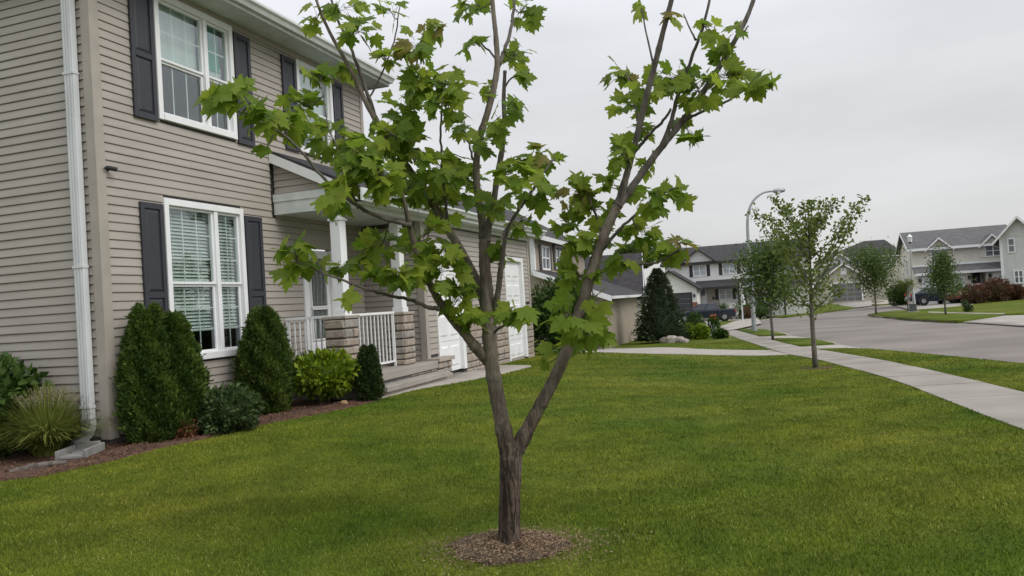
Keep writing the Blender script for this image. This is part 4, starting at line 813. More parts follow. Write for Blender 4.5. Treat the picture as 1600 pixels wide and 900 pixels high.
def arborvitae(x, y, h, r, n, label, seed, m='arbor', leaf=.055, group='clipped evergreens along the house front'):
    o = empty('arborvitae', (x, y, gz(x, y)), 0, label, 'shrub', group); rs = np.random.default_rng(seed)
    def prof(t): return r*np.clip(np.minimum(1., .80+.9*t), 0, 1)*np.clip(1-np.clip((t-.25)/.77, 0, 1)**2.1, 0, 1)**.58
    t = rs.random(n)**.9; w = rs.uniform(0, 2*math.pi, n); lump = 1+.10*np.sin(3*w+seed+5*t)+.09*np.sin(7*w+9*t*3+seed)+.05*np.sin(13*w-17*t)
    rr = prof(t)*lump*(1-.22*rs.random(n)**2); sr = rs.random(n) < .05; rr = np.where(sr, rr*rs.uniform(1.02, 1.16, n)+.01, rr); P = np.stack([rr*np.cos(w), rr*np.sin(w), t*h*(1+.03*np.sin(w*2+seed))+.02], 1)
    D = np.stack([np.cos(w)*.6, np.sin(w)*.6, .75+0*w], 1); Lf = leaf*rs.uniform(.6, 1.4, n)*np.where(t > .9, 1.4, 1.); tint = np.clip(.45+.25*np.sin(5*w+7*t+seed)+rs.normal(0, .2, n), 0, .9); tint[rs.random(n) < .02] = 1
    k = (rs.random(n) < .35) & (np.sin(2*w+seed+3*t) > .85) & (t < .5); tint[k] = .97
    cloud('foliage', P, D, Lf, Lf*.42, m, o, tint=tint, jit=.55)
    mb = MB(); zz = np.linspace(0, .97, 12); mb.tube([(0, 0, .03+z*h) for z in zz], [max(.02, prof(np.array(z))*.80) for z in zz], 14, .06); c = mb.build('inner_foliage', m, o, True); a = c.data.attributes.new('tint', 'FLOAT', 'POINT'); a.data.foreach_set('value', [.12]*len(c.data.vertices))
    MB().tube([(0, 0, -.1), (0, 0, .3)], [.04, .035], 8).build('trunk', 'bark_grey', o)
    return o
def pos(u, v): return Wp(u, v)[:2]
def gq(x, y, b=0.): p = gp(x, y); q = p[:2]*(1+b/np.linalg.norm(p[:2])); return q
arborvitae(*gq(240, 697, .28), 1.48, .285, 22000, 'taller left one of the two merged arborvitae, beside the house corner', 1)
av2 = arborvitae(*gq(280, 690, .30), 1.36, .295, 20000, 'right one of the two merged arborvitae, in front of the big window', 5)
arborvitae(*gq(418, 653, .40), 1.36, .335, 22000, 'single rounded arborvitae by the right shutter of the lower window', 9)
yw = arborvitae(*gq(579, 629, .15), .74, .17, 9000, 'small narrow dark yew beside the porch step', 14, 'yew', .04)
def leafy(name, x, y, c, r, n, leaf, m, label, cat='shrub', up=.5, shell=.4, wid=.55, group=None, stems=6, corem=True):
    o = empty(name, (x, y, gz(x, y)), 0, label, cat, group); P, d = ellip(n, c, r, shell)
    ang = np.arctan2(d[:, 1], d[:, 0]); lump = 1+.10*np.sin(4*ang+d[:, 2]*5+n)+.08*np.sin(9*ang+n); P = np.array(c)+(P-np.array(c))*lump[:, None]
    k = P[:, 2] > .02; P, d = P[k], d[k]; D = d.copy(); D[:, 2] += up*.3; Lf = leaf*RNG.uniform(.6, 1.3, len(P))
    cloud('foliage', P, D, Lf, Lf*wid, m, o, jit=.8)
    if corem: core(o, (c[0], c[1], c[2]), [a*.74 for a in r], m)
    st = MB()
    for i in range(stems):
        w = random.uniform(0, 6.28); q = random.uniform(.2, .75); st.tube([(0.03*math.cos(w), .03*math.sin(w), -.05), (c[0]+r[0]*q*.5*math.cos(w), c[1]+r[1]*q*.5*math.sin(w), c[2]*.6), (c[0]+r[0]*q*math.cos(w), c[1]+r[1]*q*math.sin(w), c[2]+r[2]*.4)], [.012, .009, .005], 5)
    st.build('stems', 'bark_grey', o); return o
leafy('low_shrub', *gq(355, 681, .30), (0, 0, .24), (.38, .34, .27), 2600, .07, 'lowleaf', 'low dull green leafy shrub between the arborvitae under the window')
leafy('spirea', *gq(510, 636, .25), (0, 0, .44), (.50, .44, .29), 2100, .095, 'bright', 'yellow green leafy shrub in front of the porch railing', up=.9)
K['deadspray'] = leafmat('dead brown spray', (.10, .04, .02), (.20, .085, .045), .1, .7, spec=.1)
P_ = np.array([.17, -.20, .10])+RNG.normal(size=(420, 3))*np.array([.05, .05, .055]); P_[:, 2] = np.maximum(P_[:, 2], .02); cloud('dead_spray', P_, rdir(420, .5), np.full(420, .05), np.full(420, .014), 'deadspray', av2, kind='stuff')
# left side plants
leafy('dogwood', *pos(-.55, -1.45), (0, 0, .55), (.75, .6, .60), 2600, .12, 'bush', 'broad leaved green shrub at the left edge against the side wall', up=.6, wid=.65)
def fountain_grass(x, y, n, h, label):
    o = empty('fountain_grass', (x, y, gz(x, y)), 0, label, 'ornamental grass'); Vs, Fs, Ts = [], [], []; off = 0
    for i in range(n):
        w = random.uniform(0, 6.28); sp = random.random()**.7; l = h*random.uniform(.55, 1.15); d = np.array([math.cos(w), math.sin(w)]); b = np.array([*(d*random.uniform(0, .14)), 0.]); wd = random.uniform(.004, .010); sdv = np.array([-d[1], d[0], 0]); seg = 6
        plume = random.random() < .05
        for k in range(seg+1):
            t = k/seg; ou = sp*l*.95*t**1.5; zz = l*(t*(1.1-.25*sp)-.52*sp*t**2.6); p = b+np.array([d[0]*ou, d[1]*ou, max(zz, .02)]); ww = wd*(1-t**2)+.0008; Vs += [p-sdv*ww, p+sdv*ww]
            if k: Fs.append((off+2*k-2, off+2*k-1, off+2*k+1, off+2*k))
        off += 2*(seg+1); Ts += [random.random()]*(2*(seg+1))
    npmesh('blades', np.array(Vs), np.array(Fs), 'strap', o, Ts)
    n2 = 130; P = []; D = []
    for i in range(n2):
        w = random.uniform(0, 6.28); sp = random.uniform(.1, .62); l = h*random.uniform(.95, 1.12)
        for k in range(14): t = .8+.2*k/14; P.append((math.cos(w)*sp*l*.8*t**1.5, math.sin(w)*sp*l*.8*t**1.5, l*(t-.3*sp*t**2.6))); D.append((math.cos(w)*sp, math.sin(w)*sp, .8))
    P = np.array(P); cloud('plumes', P, np.array(D), np.full(len(P), .03), np.full(len(P), .006), 'plume', o, jit=.7); return o
fg = pos(-.42, -.42); fountain_grass(fg[0], fg[1], 2200, .74, 'feathery green and straw ornamental grass clump beside the downspout')
rk = gp(537, 634)
def rock(x, y, r, label, m='rock', group=None, seed=0):
    rs = random.Random(seed); bm = bmesh.new(); bmesh.ops.create_icosphere(bm, subdivisions=2, radius=1)
    for v in bm.verts: k = rs.uniform(.82, 1.15); v.co = Vector((v.co.x*r[0]*k, v.co.y*r[1]*k, v.co.z*r[2]*k+r[2]*.55))
    me = bpy.data.meshes.new('rock'); bm.to_mesh(me); bm.free(); o = bpy.data.objects.new('rock', me); me.materials.append(K[m]); COL.objects.link(o); o.location = (x, y, gz(x, y)); return tag(o, label, 'rock', group)
K['tanrock'] = mat('tan stone', (.42, .27, .14), (.3, .19, .1), .9, 8)
rock(rk[0], rk[1], (.06, .05, .05), 'small tan stone lying in the mulch near the yellow green shrub', 'tanrock')
e1 = gp(35, 741); bs = MB().tube([(0, 0, .03), (.17, .09, .05), (.34, .14, .06), (.46, .17, .06)], [.022, .03, .028, .02], 8, .1).build('edging_stake', 'bark_grey'); bs.location = (e1[0]-.12, e1[1], e1[2]); tag(bs, 'weathered wooden edging piece lying at the front of the bed below the ornamental grass', 'edging')
# ------------------------------------------------------------------ neighbouring houses
class House:
    """frame at a ground point: local x along the front (to the viewer's right), local y away from the street, z up"""
    def __init__(s, name, px_, py_, Y, rot, label, z=None):
        P = atY(px_, py_, Y); s.o = np.array([P[0], P[1], gz(P[0], P[1]) if z is None else z]); s.r = math.radians(rot)
        s.ex = np.array([math.cos(s.r), math.sin(s.r), 0]); s.ey = np.array([-math.sin(s.r), math.cos(s.r), 0])
        s.e = empty(name, s.o, s.r, label, 'house')
    def at(s, x, y, yl=0.):      # pixel -> (x, z) on the plane local y = yl
        r = ray(x, y); q = s.o+s.ey*yl-CAM; P = CAM+r*((q@s.ey)/(r@s.ey))-s.o; return float(P@s.ex), float(P[2])
    def box(s, n, m, x0, x1, y0, y1, z0, z1, p=None): return box(n, m, p or s.e, x0, x1, y0, y1, z0, z1)
    def poly(s, n, m, pts, d, p=None): return MB().prism(pts, d).build(n, m, p or s.e)
    def gable(s, x0, x1, y0, y1, ze, h, m, along='x', ov=.35, th=.12, trim='offwhite', wall=None, name='roof'):
        """gable roof; ridge along x or y"""
        if along == 'x':
            ym = (y0+y1)/2; k = h/((y1-y0)/2); a, b = y0-ov, y1+ov; zl = ze-k*ov
            s.poly(name, m, [(x0-ov, a, zl), (x0-ov, ym, ze+h), (x0-ov, b, zl), (x0-ov, b, zl+th), (x0-ov, ym, ze+h+th), (x0-ov, a, zl+th)], (x1-x0+2*ov, 0, 0))
            s.box('fascia', trim, x0-ov, x1+ov, a-.03, a-.002, zl-.08, zl+th)
            for xx in (x0-ov-.03, x1+ov+.002): s.poly('rake_board', trim, [(xx, a, zl-.04), (xx, ym, ze+h-.04), (xx, b, zl-.04), (xx, b, zl+th-.01), (xx, ym, ze+h+th-.01), (xx, a, zl+th-.01)], (.028, 0, 0))
            if wall:
                for xx in (x0, x1-.1): s.poly('gable_wall', wall, [(xx, y0, ze), (xx, ym, ze+h-.02), (xx, y1, ze)], (.1, 0, 0))
        else:
            xm = (x0+x1)/2; k = h/((x1-x0)/2); a, b = x0-ov, x1+ov; zl = ze-k*ov
            s.poly(name, m, [(a, y0-ov, zl), (xm, y0-ov, ze+h), (b, y0-ov, zl), (b, y0-ov, zl+th), (xm, y0-ov, ze+h+th), (a, y0-ov, zl+th)], (0, y1-y0+ov, 0))
            s.poly('rake_board', trim, [(a, y0-ov-.03, zl-.05), (xm, y0-ov-.03, ze+h-.05), (b, y0-ov-.03, zl-.05), (b, y0-ov-.03, zl+th-.01), (xm, y0-ov-.03, ze+h+th-.01), (a, y0-ov-.03, zl+th-.01)], (0, .028, 0))
            for xx in (a-.03, b+.002): s.box('fascia', trim, xx, xx+.028, y0-ov, y1, zl-.08, zl+th)
            if wall: s.poly('gable_wall', wall, [(x0, y0, ze), (xm, y0, ze+h-.02), (x1, y0, ze)], (0, .1, 0))
    def shed(s, x0, x1, y0, z0, y1, z1, m, th=.12, trim='offwhite', name='porch_roof'):
        s.poly(name, m, [(x0, y0, z0), (x0, y1, z1), (x0, y1, z1+th), (x0, y0, z0+th)], (x1-x0, 0, 0)); s.box('fascia', trim, x0, x1, y0-.03, y0-.002, z0-.1, z0+th-.01)
    def window(s, x0, x1, z0, z1, y=0., m='winglass', cols=2, rows=2, trim='white', shut=None, sw=.35, face='y', mull=True):
        w = bpy.data.objects.new('window', None); COL.objects.link(w); w.parent = s.e; c = .09
        def B(n, mm, a, b, d0, d1, p, q, par=w):
            return s.box(n, mm, a, b, y-d1, y-d0, p, q, par) if face == 'y' else s.box(n, mm, y-d1, y-d0, a, b, p, q, par)
        f = MB()
        for a, b, p, q in ((x0-c, x0, z0-c, z1+c), (x1, x1+c, z0-c, z1+c), (x0, x1, z0-c, z0), (x0, x1, z1, z1+c)):
            f.box(a, b, y-.06, y-.002, p, q) if face == 'y' else f.box(y-.06, y-.002, a, b, p, q)
        f.build('frame', trim, w); B('pane', m, x0, x1, .004, .012, z0, z1)
        g_ = MB()
        for i in range(1, cols):
            x = x0+(x1-x0)*i/cols; t = .045 if mull and i*2 == cols else .018
            g_.box(x-t, x+t, y-.04, y-.013, z0, z1) if face == 'y' else g_.box(y-.04, y-.013, x-t, x+t, z0, z1)
        for i in range(1, rows):
            z = z0+(z1-z0)*i/rows; g_.box(x0, x1, y-.041, y-.014, z-.03, z+.03) if face == 'y' else g_.box(y-.041, y-.014, x0, x1, z-.03, z+.03)
        if g_.v: g_.build('muntin', trim, w)
        if shut:
            for a in (x0-c-sw, x1+c): B('shutter', shut, a+.01, a+sw-.01, .002, .045, z0-c, z1+c)
        return w
    def garage(s, x0, x1, z0, z1, y, m, n=4, trim='white', lights=False):
        d = bpy.data.objects.new('garage_door', None); COL.objects.link(d); d.parent = s.e; h = (z1-z0)/n
        for i in range(n):
            sct = s.box('door_section', m, x0, x1, y-.02, y+.04, z0+i*h+.01, z0+(i+1)*h-.01, d); k = max(3, int((x1-x0)/.8))
            for j in range(k):
                a = x0+(x1-x0)*(j+.12)/k; b = x0+(x1-x0)*(j+.88)/k; s.box('pane' if lights and i == n-1 else 'panel', 'winglass' if lights and i == n-1 else ('greypanel' if lights else m), a, b, y-.045, y-.021, z0+i*h+.1, z0+(i+1)*h-.1, sct)
        for a, b, p, q in ((x0-.12, x0, z0, z1+.14), (x1, x1+.12, z0, z1+.14), (x0, x1, z1, z1+.14)): s.box('casing', trim, a, b, y-.06, y+.03, p, q, d)
def lamp_box(H, x, z, y): H.box('wall_lamp', 'black', x-.09, x+.09, y-.16, y-.002, z-.16, z+.16)
# --- next house down the street (tan, behind the maple's right stem)
N2 = House('neighbour_house', 836, 430, 33, math.degrees(math.pi/2-math.radians(16.5)), 'tan sided house with steep dark roofs right behind the maple, beyond the near garage')
# local x = away along the street, local y = to the left (into the lot): street side is negative y
zb = lambda x, y: N2.at(x, y)[1]
e_ = N2.at(870, 375)[1]; lowz = N2.at(836, 430)[1]; x_r = N2.at(899, 400)[0]
N2.box('upper_wall', 'h_tan', 0, x_r+2.5, 0, 8, lowz-1.5, e_)
N2.box('corner_trim', 'white', -.03, .16, -.03, .0, lowz, e_); N2.box('corner_trim', 'white', -.03, -.001, 0, .16, lowz, e_)
N2.gable(0, x_r+2.5, 0, 8, e_, 2.3, 'shingle_dark', 'x', .45, wall='h_tan')
for a, b in ((845, 858), (866.5, 880)):
    x0_, z1_ = N2.at(a, 386); x1_, z0_ = N2.at(b, 420); N2.window(x0_, x1_, z0_, z1_, 0, 'winglass', 2, 2, 'white', 'darktrim', .38)
wy = -2.9; gnd = -.9
N2.box('side_wall', 'h_tan', 0, x_r+2.4, wy, 0, gnd, lowz-1.05)
N2.poly('side_gable_wall', 'h_tan', [(0, wy, lowz-1.06), (0, 0, lowz+.05), (0, 0, lowz-1.06)], (.1, 0, 0))
N2.poly('lower_roof', 'shingle_dark', [(-.25, wy-.4, lowz-1.2), (-.25, 0, lowz+.1), (-.25, 0, lowz+.22), (-.25, wy-.4, lowz-1.08)], (x_r+2.9, 0, 0))
N2.poly('rake_board', 'white', [(-.28, wy-.4, lowz-1.33), (-.28, 0, lowz-.03), (-.28, 0, lowz+.21), (-.28, wy-.4, lowz-1.09)], (.028, 0, 0)); N2.box('gutter', 'white', -.25, x_r+2.6, wy-.52, wy-.41, lowz-1.22, lowz-1.1)
# garage wing whose side wall faces us
G2 = House('neighbour_garage', 1002, 530, 43, -10.5, 'low tan garage with a wide dark roof and white corner, behind the dark conifer')
xl = G2.at(872, 500)[0]; ez = G2.at(960, 466)[1]; rz = G2.at(985, 399, 3.2)[1]
G2.box('side_wall', 'h_tan', xl, 0, 0, 6.4, -.4, ez); G2.gable(xl, 0, 0, 6.4, ez, rz-ez, 'shingle_dark', 'x', .3, wall='white', trim='white')
G2.box('gutter', 'white', xl-.3, .32, -.46, -.34, ez-.32, ez-.20); G2.box('downspout', 'white', -.62, -.50, -.10, -.001, 0, ez-.2); G2.box('corner_trim', 'white', -.36, .02, -.03, -.001, -.3, ez); G2.box('corner_trim', 'white', .001, .06, 0, .4, 0, ez)
# --- white house across the bend with the pickup
N3 = House('white_house', 1078, 488, 80, -20, 'white two storey house with dark roof and brown shutters, behind the parked pickup truck')
f3 = N3.at; xa = f3(1040, 440)[0]; xb = f3(1268, 440)[0]; ze3 = f3(1110, 410.5)[1]; zr3 = f3(1130, 384.5, 4.5)[1]
N3.box('wall', 'h_white', xa, xb, 0, 9, -1, ze3); N3.gable(xa, xb, 0, 9, ze3+.12, zr3-ze3-.12, 'shingle', 'x', .4, .15, 'darktrim', 'h_white')
gx0, gx1 = f3(1066, 405)[0], f3(1117, 405)[0]; gm_ = (gx0+gx1)/2
N3.gable(gx0, gx1, -.25, 4, ze3+.10, 1.35, 'shingle', 'y', .3, .14, 'darktrim', 'h_grey', 'dormer_roof')
for (a, b, p, q) in ((1084.5, 1102, 431.5, 415), (1130.5, 1149, 428, 411.5), (1200, 1215, 423, 407), (1228, 1243, 421, 405)):
    x0_, z0_ = f3(a, p); x1_, z1_ = f3(b, q); N3.window(x0_, x1_, z0_, z1_, 0, 'winpale', 2, 2, 'white', 'darktrim', .36)
pz0, pz1 = f3(1130, 449, -1.7)[1], f3(1130, 438.5)[1]; pxa, pxb = f3(1088, 445)[0], f3(1262, 440)[0]
N3.shed(pxa, pxb, -1.7, pz0, -.0, pz1, 'shingle', trim='darktrim')
N3.box('porch_wall', 'h_beige', pxa+.1, f3(1124, 460)[0], -.03, -.001, -.5, pz0+.1)
x0_, z0_ = f3(1095, 478); x1_, z1_ = f3(1103.5, 452); d_ = N3.box('front_door', 'white', x0_, x1_, -.08, -.031, z0_, z1_); N3.box('pane', 'winglass', x0_+.12, x1_-.12, -.1, -.081, z0_+1.05, z1_-.12, d_)
x0_, z0_ = f3(1125, 467); x1_, z1_ = f3(1142.5, 452); N3.window(x0_, x1_, z0_, z1_, -.03, 'winpale', 2, 2, 'white', 'darktrim', .36)
for p in (1155, 1165, 1186, 1226): xx = f3(p, 470, -1.6)[0]; N3.box('porch_post', 'darktrim', xx-.09, xx+.09, -1.65, -1.47, -.6, pz0)
for p, q in ((1150, 455.5), (1098+17, 466)): xx, zz = f3(p, q); lamp_box(N3, xx, zz, -.03)
# its garage wing
wy3 = -4.2; h3 = lambda x, y: N3.at(x, y, wy3); wxl, wxr = h3(1008, 470)[0], h3(1089.5, 470)[0]; wze = h3(1090, 449)[1]
N3.box('garage_wall', 'h_white', wxl, wxr, wy3, -.01, -1, wze); N3.gable(wxl, wxr, wy3, -.2, wze, 1.75, 'shingle', 'y', .35, .14, 'darktrim', 'h_white', 'garage_roof')
N3.box('brick_base', 'brick', h3(1082.5, 480)[0], wxr+.02, wy3-.08, wy3-.001, -.6, h3(1085, 472)[1]); N3.garage(h3(1036, 470)[0], h3(1080, 470)[0], h3(1075, 489)[1], h3(1075, 459)[1], wy3, 'darkdoor', 4, 'darktrim')
lamp_box(N3, *h3(1085, 462), wy3)
# --- house with the grey garage door at the end of the street
N4 = House('hip_roof_house', 1322, 472, 95, -14, 'grey beige house with dark hip roof and grey garage door at the street end')
f4 = N4.at; xa, xb = f4(1300, 450)[0], f4(1346, 450)[0]; gy = 0.; z0_ = f4(1322, 470.5)[1]; z1_ = f4(1322, 442.5)[1]; gw0, gw1 = f4(1284, 450)[0], f4(1353, 450)[0]; ze4 = f4(1350, 433)[1]
N4.box('garage_wall', 'h_beige', gw0, gw1, .05, 7, -1, ze4); apex = f4(1316, 412.5)[1]; N4.gable(gw0, gw1, .05, 6.8, ze4, apex-ze4, 'shingle_dark', 'y', .5, .16, 'white', 'h_beige', 'garage_roof')
N4.garage(xa, xb, z0_, z1_, .03, 'greydoor', 4, 'white', True)
lx = f4(1318, 423)[0]; N4.box('gable_vent', 'white', lx-.35, lx+.35, -.02, .045, ze4+.5, ze4+1.3)
u4 = lambda x, y: N4.at(x, y, 7); ua, ub = u4(1290, 410)[0], u4(1408, 410)[0]; ue = u4(1340, 402.5)[1]
N4.box('upper_wall', 'h_beige', ua, ub, 7.01, 17, -1, ue); ur = N4.at(1365, 375.5, 12)[1]
mb = MB(); ov = .5; k0, k1 = N4.at(1349, 376, 12)[0], N4.at(1382, 375, 12)[0]
mb.v = [(ua-ov, 7-ov, ue), (ub+ov, 7-ov, ue), (ub+ov, 17+ov, ue), (ua-ov, 17+ov, ue), (k0, 12, ur), (k1, 12, ur)]; mb.f = [(0, 1, 5, 4), (1, 2, 5), (2, 3, 4, 5), (3, 0, 4), (3, 2, 1, 0)]; mb.build('roof', 'shingle_dark', N4.e)
N4.box('fascia', 'white', ua-ov, ub+ov, 7-ov-.04, 7-ov-.002, ue-.12, ue+.1)
m4 = lambda x, y: N4.at(x, y, 4.5); da, db = m4(1297, 410)[0], m4(1327, 410)[0]; dz = m4(1327, 407.5)[1]
N4.box('dormer_wall', 'h_grey', da, db, 4.5, 7, ze4-.5, dz); N4.gable(da, db, 4.5, 7.5, dz, m4(1310, 397)[1]-dz, 'shingle_dark', 'y', .4, .14, 'white', 'h_grey', 'dormer_roof')
x0_, z0_ = m4(1309, 411); x1_, z1_ = m4(1313, 406); N4.window(x0_, x1_, z0_, z1_, 4.5, 'winglass', 1, 1)
for p in (1336, 1342, 1384, 1394): x0_, z0_ = u4(p, 413); x1_, z1_ = u4(p+5, 405); N4.window(x0_, x1_, z0_, z1_, 7, 'winglass', 1, 2)
# --- cream double house on the right
N5 = House('cream_house', 1433, 478, 68, -21, 'cream two storey house with grey roof and two white garage doors, behind the navy car')
f5 = N5.at; xa, xb = f5(1427, 420)[0], f5(1590, 420)[0]; ze5 = f5(1490, 384.5)[1]; zr5 = f5(1490, 359.5, 4.6)[1]; dep = 9.2
N5.box('wall', 'h_cream', xa, xb, 0, dep, -1.5, ze5); N5.gable(xa, xb, 0, dep, ze5, zr5-ze5, 'shingle_grey', 'x', .4, .14, 'white', 'h_cream')
for (a, b, ap, pk) in ((1444, 1488, 1467, 373), (1528, 1570, 1554, 367)):
    x0_, x1_ = f5(a, 388)[0], f5(b, 386)[0]; zk = f5(ap, pk)[1]; N5.gable(x0_+.3, x1_-.3, -.25, 3.2, ze5, zk-ze5, 'shingle_grey', 'y', .3, .12, 'white', 'h_cream', 'dormer_roof')
for (a, b, p, q, c) in ((1456, 1479, 408, 391.5, 2), (1541, 1562, 400, 383, 2)):
    x0_, z0_ = f5(a, p); x1_, z1_ = f5(b, q); N5.window(x0_, x1_, z0_, z1_, 0 if a < 1500 else -.0, 'winglass', c, 2, 'white', 'h_cream', .45)
py5 = -1.5; g5 = lambda x, y: N5.at(x, y, py5); zs0 = N5.at(1490, 426, py5-.4)[1]; zs1 = f5(1490, 416)[1]
N5.shed(xa-.1, xb, py5-.4, zs0, -.001, zs1, 'shingle_grey', trim='white'); N5.box('belt_board', 'white', xa, xb, -.05, -.001, zs1+.13, zs1+.28)
xp, xq, xe = g5(1433, 450)[0], g5(1518, 450)[0], g5(1590, 450)[0]
N5.box('garage_wall', 'h_cream', xp, xq, py5, -.002, -1.5, zs0+.15); N5.box('entry_wall', 'h_cream', g5(1541, 440)[0], xe, py5, -.002, -1.5, zs0+.15); N5.box('entry_back_wall', 'h_cream', xq, g5(1541, 440)[0], -.12, -.003, -1.5, zs0+.15)
for a, b in ((1443, 1470), (1484, 1507), (1553, 1590)):
    x0_, z1_ = g5(a, 436 if a < 1500 else 428.5); x1_, z0_ = g5(b, 470); N5.garage(x0_, x1_, z0_-.4, z1_, py5, 'white', 4)
for p, q in ((1437, 438.5), (1514, 433.5), (1546.5, 430.5)): lamp_box(N5, *g5(p, q), py5)
x0_, z0_ = f5(1521, 452); x1_, z1_ = f5(1530, 426); d_ = N5.box('front_door', 'darktrim', x0_, x1_, -.2, -.121, z0_-.6, z1_); N5.box('pane', 'winglass', x0_+.2, x1_-.2, -.22, -.201, z0_+.6, z1_-.3, d_)
N5.box('brick_base', 'brick', g5(1511, 450)[0], g5(1541, 450)[0], py5-.06, py5-.001, -1, g5(1515, 445)[1]); zz = N5.at(1413, 405, 5); N5.window(3.4, 4.3, ze5-2.2, ze5-.9, xa-.0, 'winglass', 1, 2, 'white', None, face='x')
# --- pale grey house at the right edge
N6 = House('pale_grey_house', 1564, 470, 58, -36, 'pale grey gabled house cut off by the right edge')
f6 = N6.at; xa = f6(1565.5, 420)[0]; xb = xa+8.4; ze6 = f6(1563, 371)[1]; ap = f6(1589, 340.5)[1]
apx = f6(1589, 341)[0]; xb = 2*apx-xa if 2*apx-xa > xa+2 else xa+6
N6.box('wall', 'h_grey', xa, xb, 0, 9, -1.5, ze6); N6.gable(xa, xb, -.02, 9, ze6, ap-ze6, 'shingle_grey', 'y', .45, .16, 'white', 'h_grey')
for (a, b, p, q, c) in ((1577, 1583.5, 393.5, 373.5, 1), (1587, 1597, 441.5, 423.5, 2), (1612, 1622, 440, 422, 2)):
    x0_, z0_ = f6(a, p); x1_, z1_ = f6(b, q); N6.window(x0_, x1_, z0_, z1_, -.02, 'winglass', c, 2)
N6.box('corner_trim', 'white', xa-.05, xa+.14, -.05, -.001, -.5, ze6); N6.box('foundation', 'cinder', xa, xb, -.06, -.021, -1, .25)
# ------------------------------------------------------------------ trees along the street
def street_tree(name, x, y, H, hc, rx, n, leaf, m, label, seed, shape='oval', nb=16, th=.045, asc=.75, group='young street trees', lean=(0, 0), clump=0.13, sparse_top=False):
    o = empty(name, (x, y, gz(x, y)), 0, label, 'tree', group); rs = np.random.default_rng(seed); rr = random.Random(seed); tm = MB()
    lz = np.linspace(0, 1, 9); tp_ = [np.array([lean[0]*t+.015*math.sin(5*t+seed), lean[1]*t, H*.97*t-.05]) for t in lz]; tm.tube(tp_, [th*(1-.85*t)+.004 for t in lz], 9, .05); tk = tm.build('trunk', 'bark_grey', o, True)
    P = []; bm_ = MB()
    for i in range(nb):
        t = (i+.5)/nb; z0 = hc+(H*.93-hc)*t*.85; w = i*2.4+rr.uniform(-.5, .5)
        prof = {'oval': math.sin(math.pi*(.12+.84*t))**.7, 'cone': 1.05-.95*t, 'vase': .55+.6*math.sin(math.pi*min(1, .15+.75*t))}[shape]
        ln = rx*prof*rr.uniform(.85, 1.15); up = asc*ln*rr.uniform(.7, 1.4)+(.15*H*t if shape == 'vase' else 0); st = np.array([lean[0]*z0/H, lean[1]*z0/H, z0]); en = st+np.array([math.cos(w)*ln, math.sin(w)*ln, min(up, H-z0)]); md = (st+en)/2+np.array([0, 0, -.08*ln])
        Q, R_ = smooth_path([st, md, en], [th*.36*(1-.5*t), th*.22, .004], 4); bm_.tube(Q, R_, 5); P += [(q, (k+1)/len(Q)) for k, q in enumerate(Q[1:])]
    bo = bm_.build('branches', 'bark_grey', tk, True); bo['kind'] = 'stuff'
    tip = np.array([lean[0], lean[1], H*.97]); P += [(np.array([lean[0]*a, lean[1]*a, H*a]), .7) for a in (.7, .78, .86, .93, .98)]
    W_ = np.array([.35+q for _, q in P]); idx = rs.choice(len(P), n, p=W_/W_.sum()); B = np.array([p for p, _ in P])[idx]
    sp = clump*rx*2.2; off = rs.normal(size=(n, 3))*sp*np.array([1, 1, .8]); 
    if sparse_top: off *= (1.15-.75*np.clip((B[:, 2:]-hc)/(H-hc), 0, 1))
    C_ = B+off; C_[:, 2] = np.maximum(C_[:, 2], hc*.85); Lf = leaf*rs.uniform(.6, 1.3, n)
    D = rdir(n, -.2); cloud('crown', C_, D, Lf, Lf*.72, m, o, jit=.5); return o
t1 = gp(1274, 575); street_tree('street_tree', t1[0], t1[1], 3.42, 1.10, .98, 2900, .085, 'treeleaf', 'young street tree with sparse upswept branches on the lawn beside the sidewalk', 3, 'oval', 22, .052, 1.05, lean=(.06, 0), clump=.065, sparse_top=True)
sheet('worn_soil', [(t1[0]+.02+(.30+.07*math.sin(3*a+1)+.05*math.sin(7*a))*math.cos(a), t1[1]-.02+(.42+.08*math.sin(4*a)+.05*math.sin(9*a))*math.sin(a)) for a in np.linspace(0, 2*math.pi, 30)[:-1]], 'mulch', .006, .01, .1)
t2 = gp(1207, 530); street_tree('street_tree', t2[0], t2[1], 3.75, 1.15, 1.05, 7000, .10, 'treeleaf2', 'dense young street tree in the grass strip right of the tall street lamp', 8, 'oval', 20, .055, .8, lean=(0, 0), clump=.12)
t3 = gp(1369, 490.5); street_tree('street_tree', t3[0], t3[1], 4.15, 1.30, 1.15, 6500, .13, 'treeleaf2', 'round crowned street tree at the left tip of the grass island', 12, 'vase', 18, .07, .9, clump=.15)
t4 = gp(1478, 491); street_tree('street_tree', t4[0], t4[1], 3.55, .85, .80, 4600, .11, 'treeleaf2', 'small pointed street tree on the grass island in front of the navy car', 17, 'cone', 18, .05, .45, clump=.13)
t5 = gp(1419, 486.5); street_tree('street_tree', t5[0], t5[1], 2.05, 1.05, .45, 900, .09, 'treeleaf', 'very small street tree next to the green utility box', 21, 'vase', 9, .05, 1.3, clump=.14)
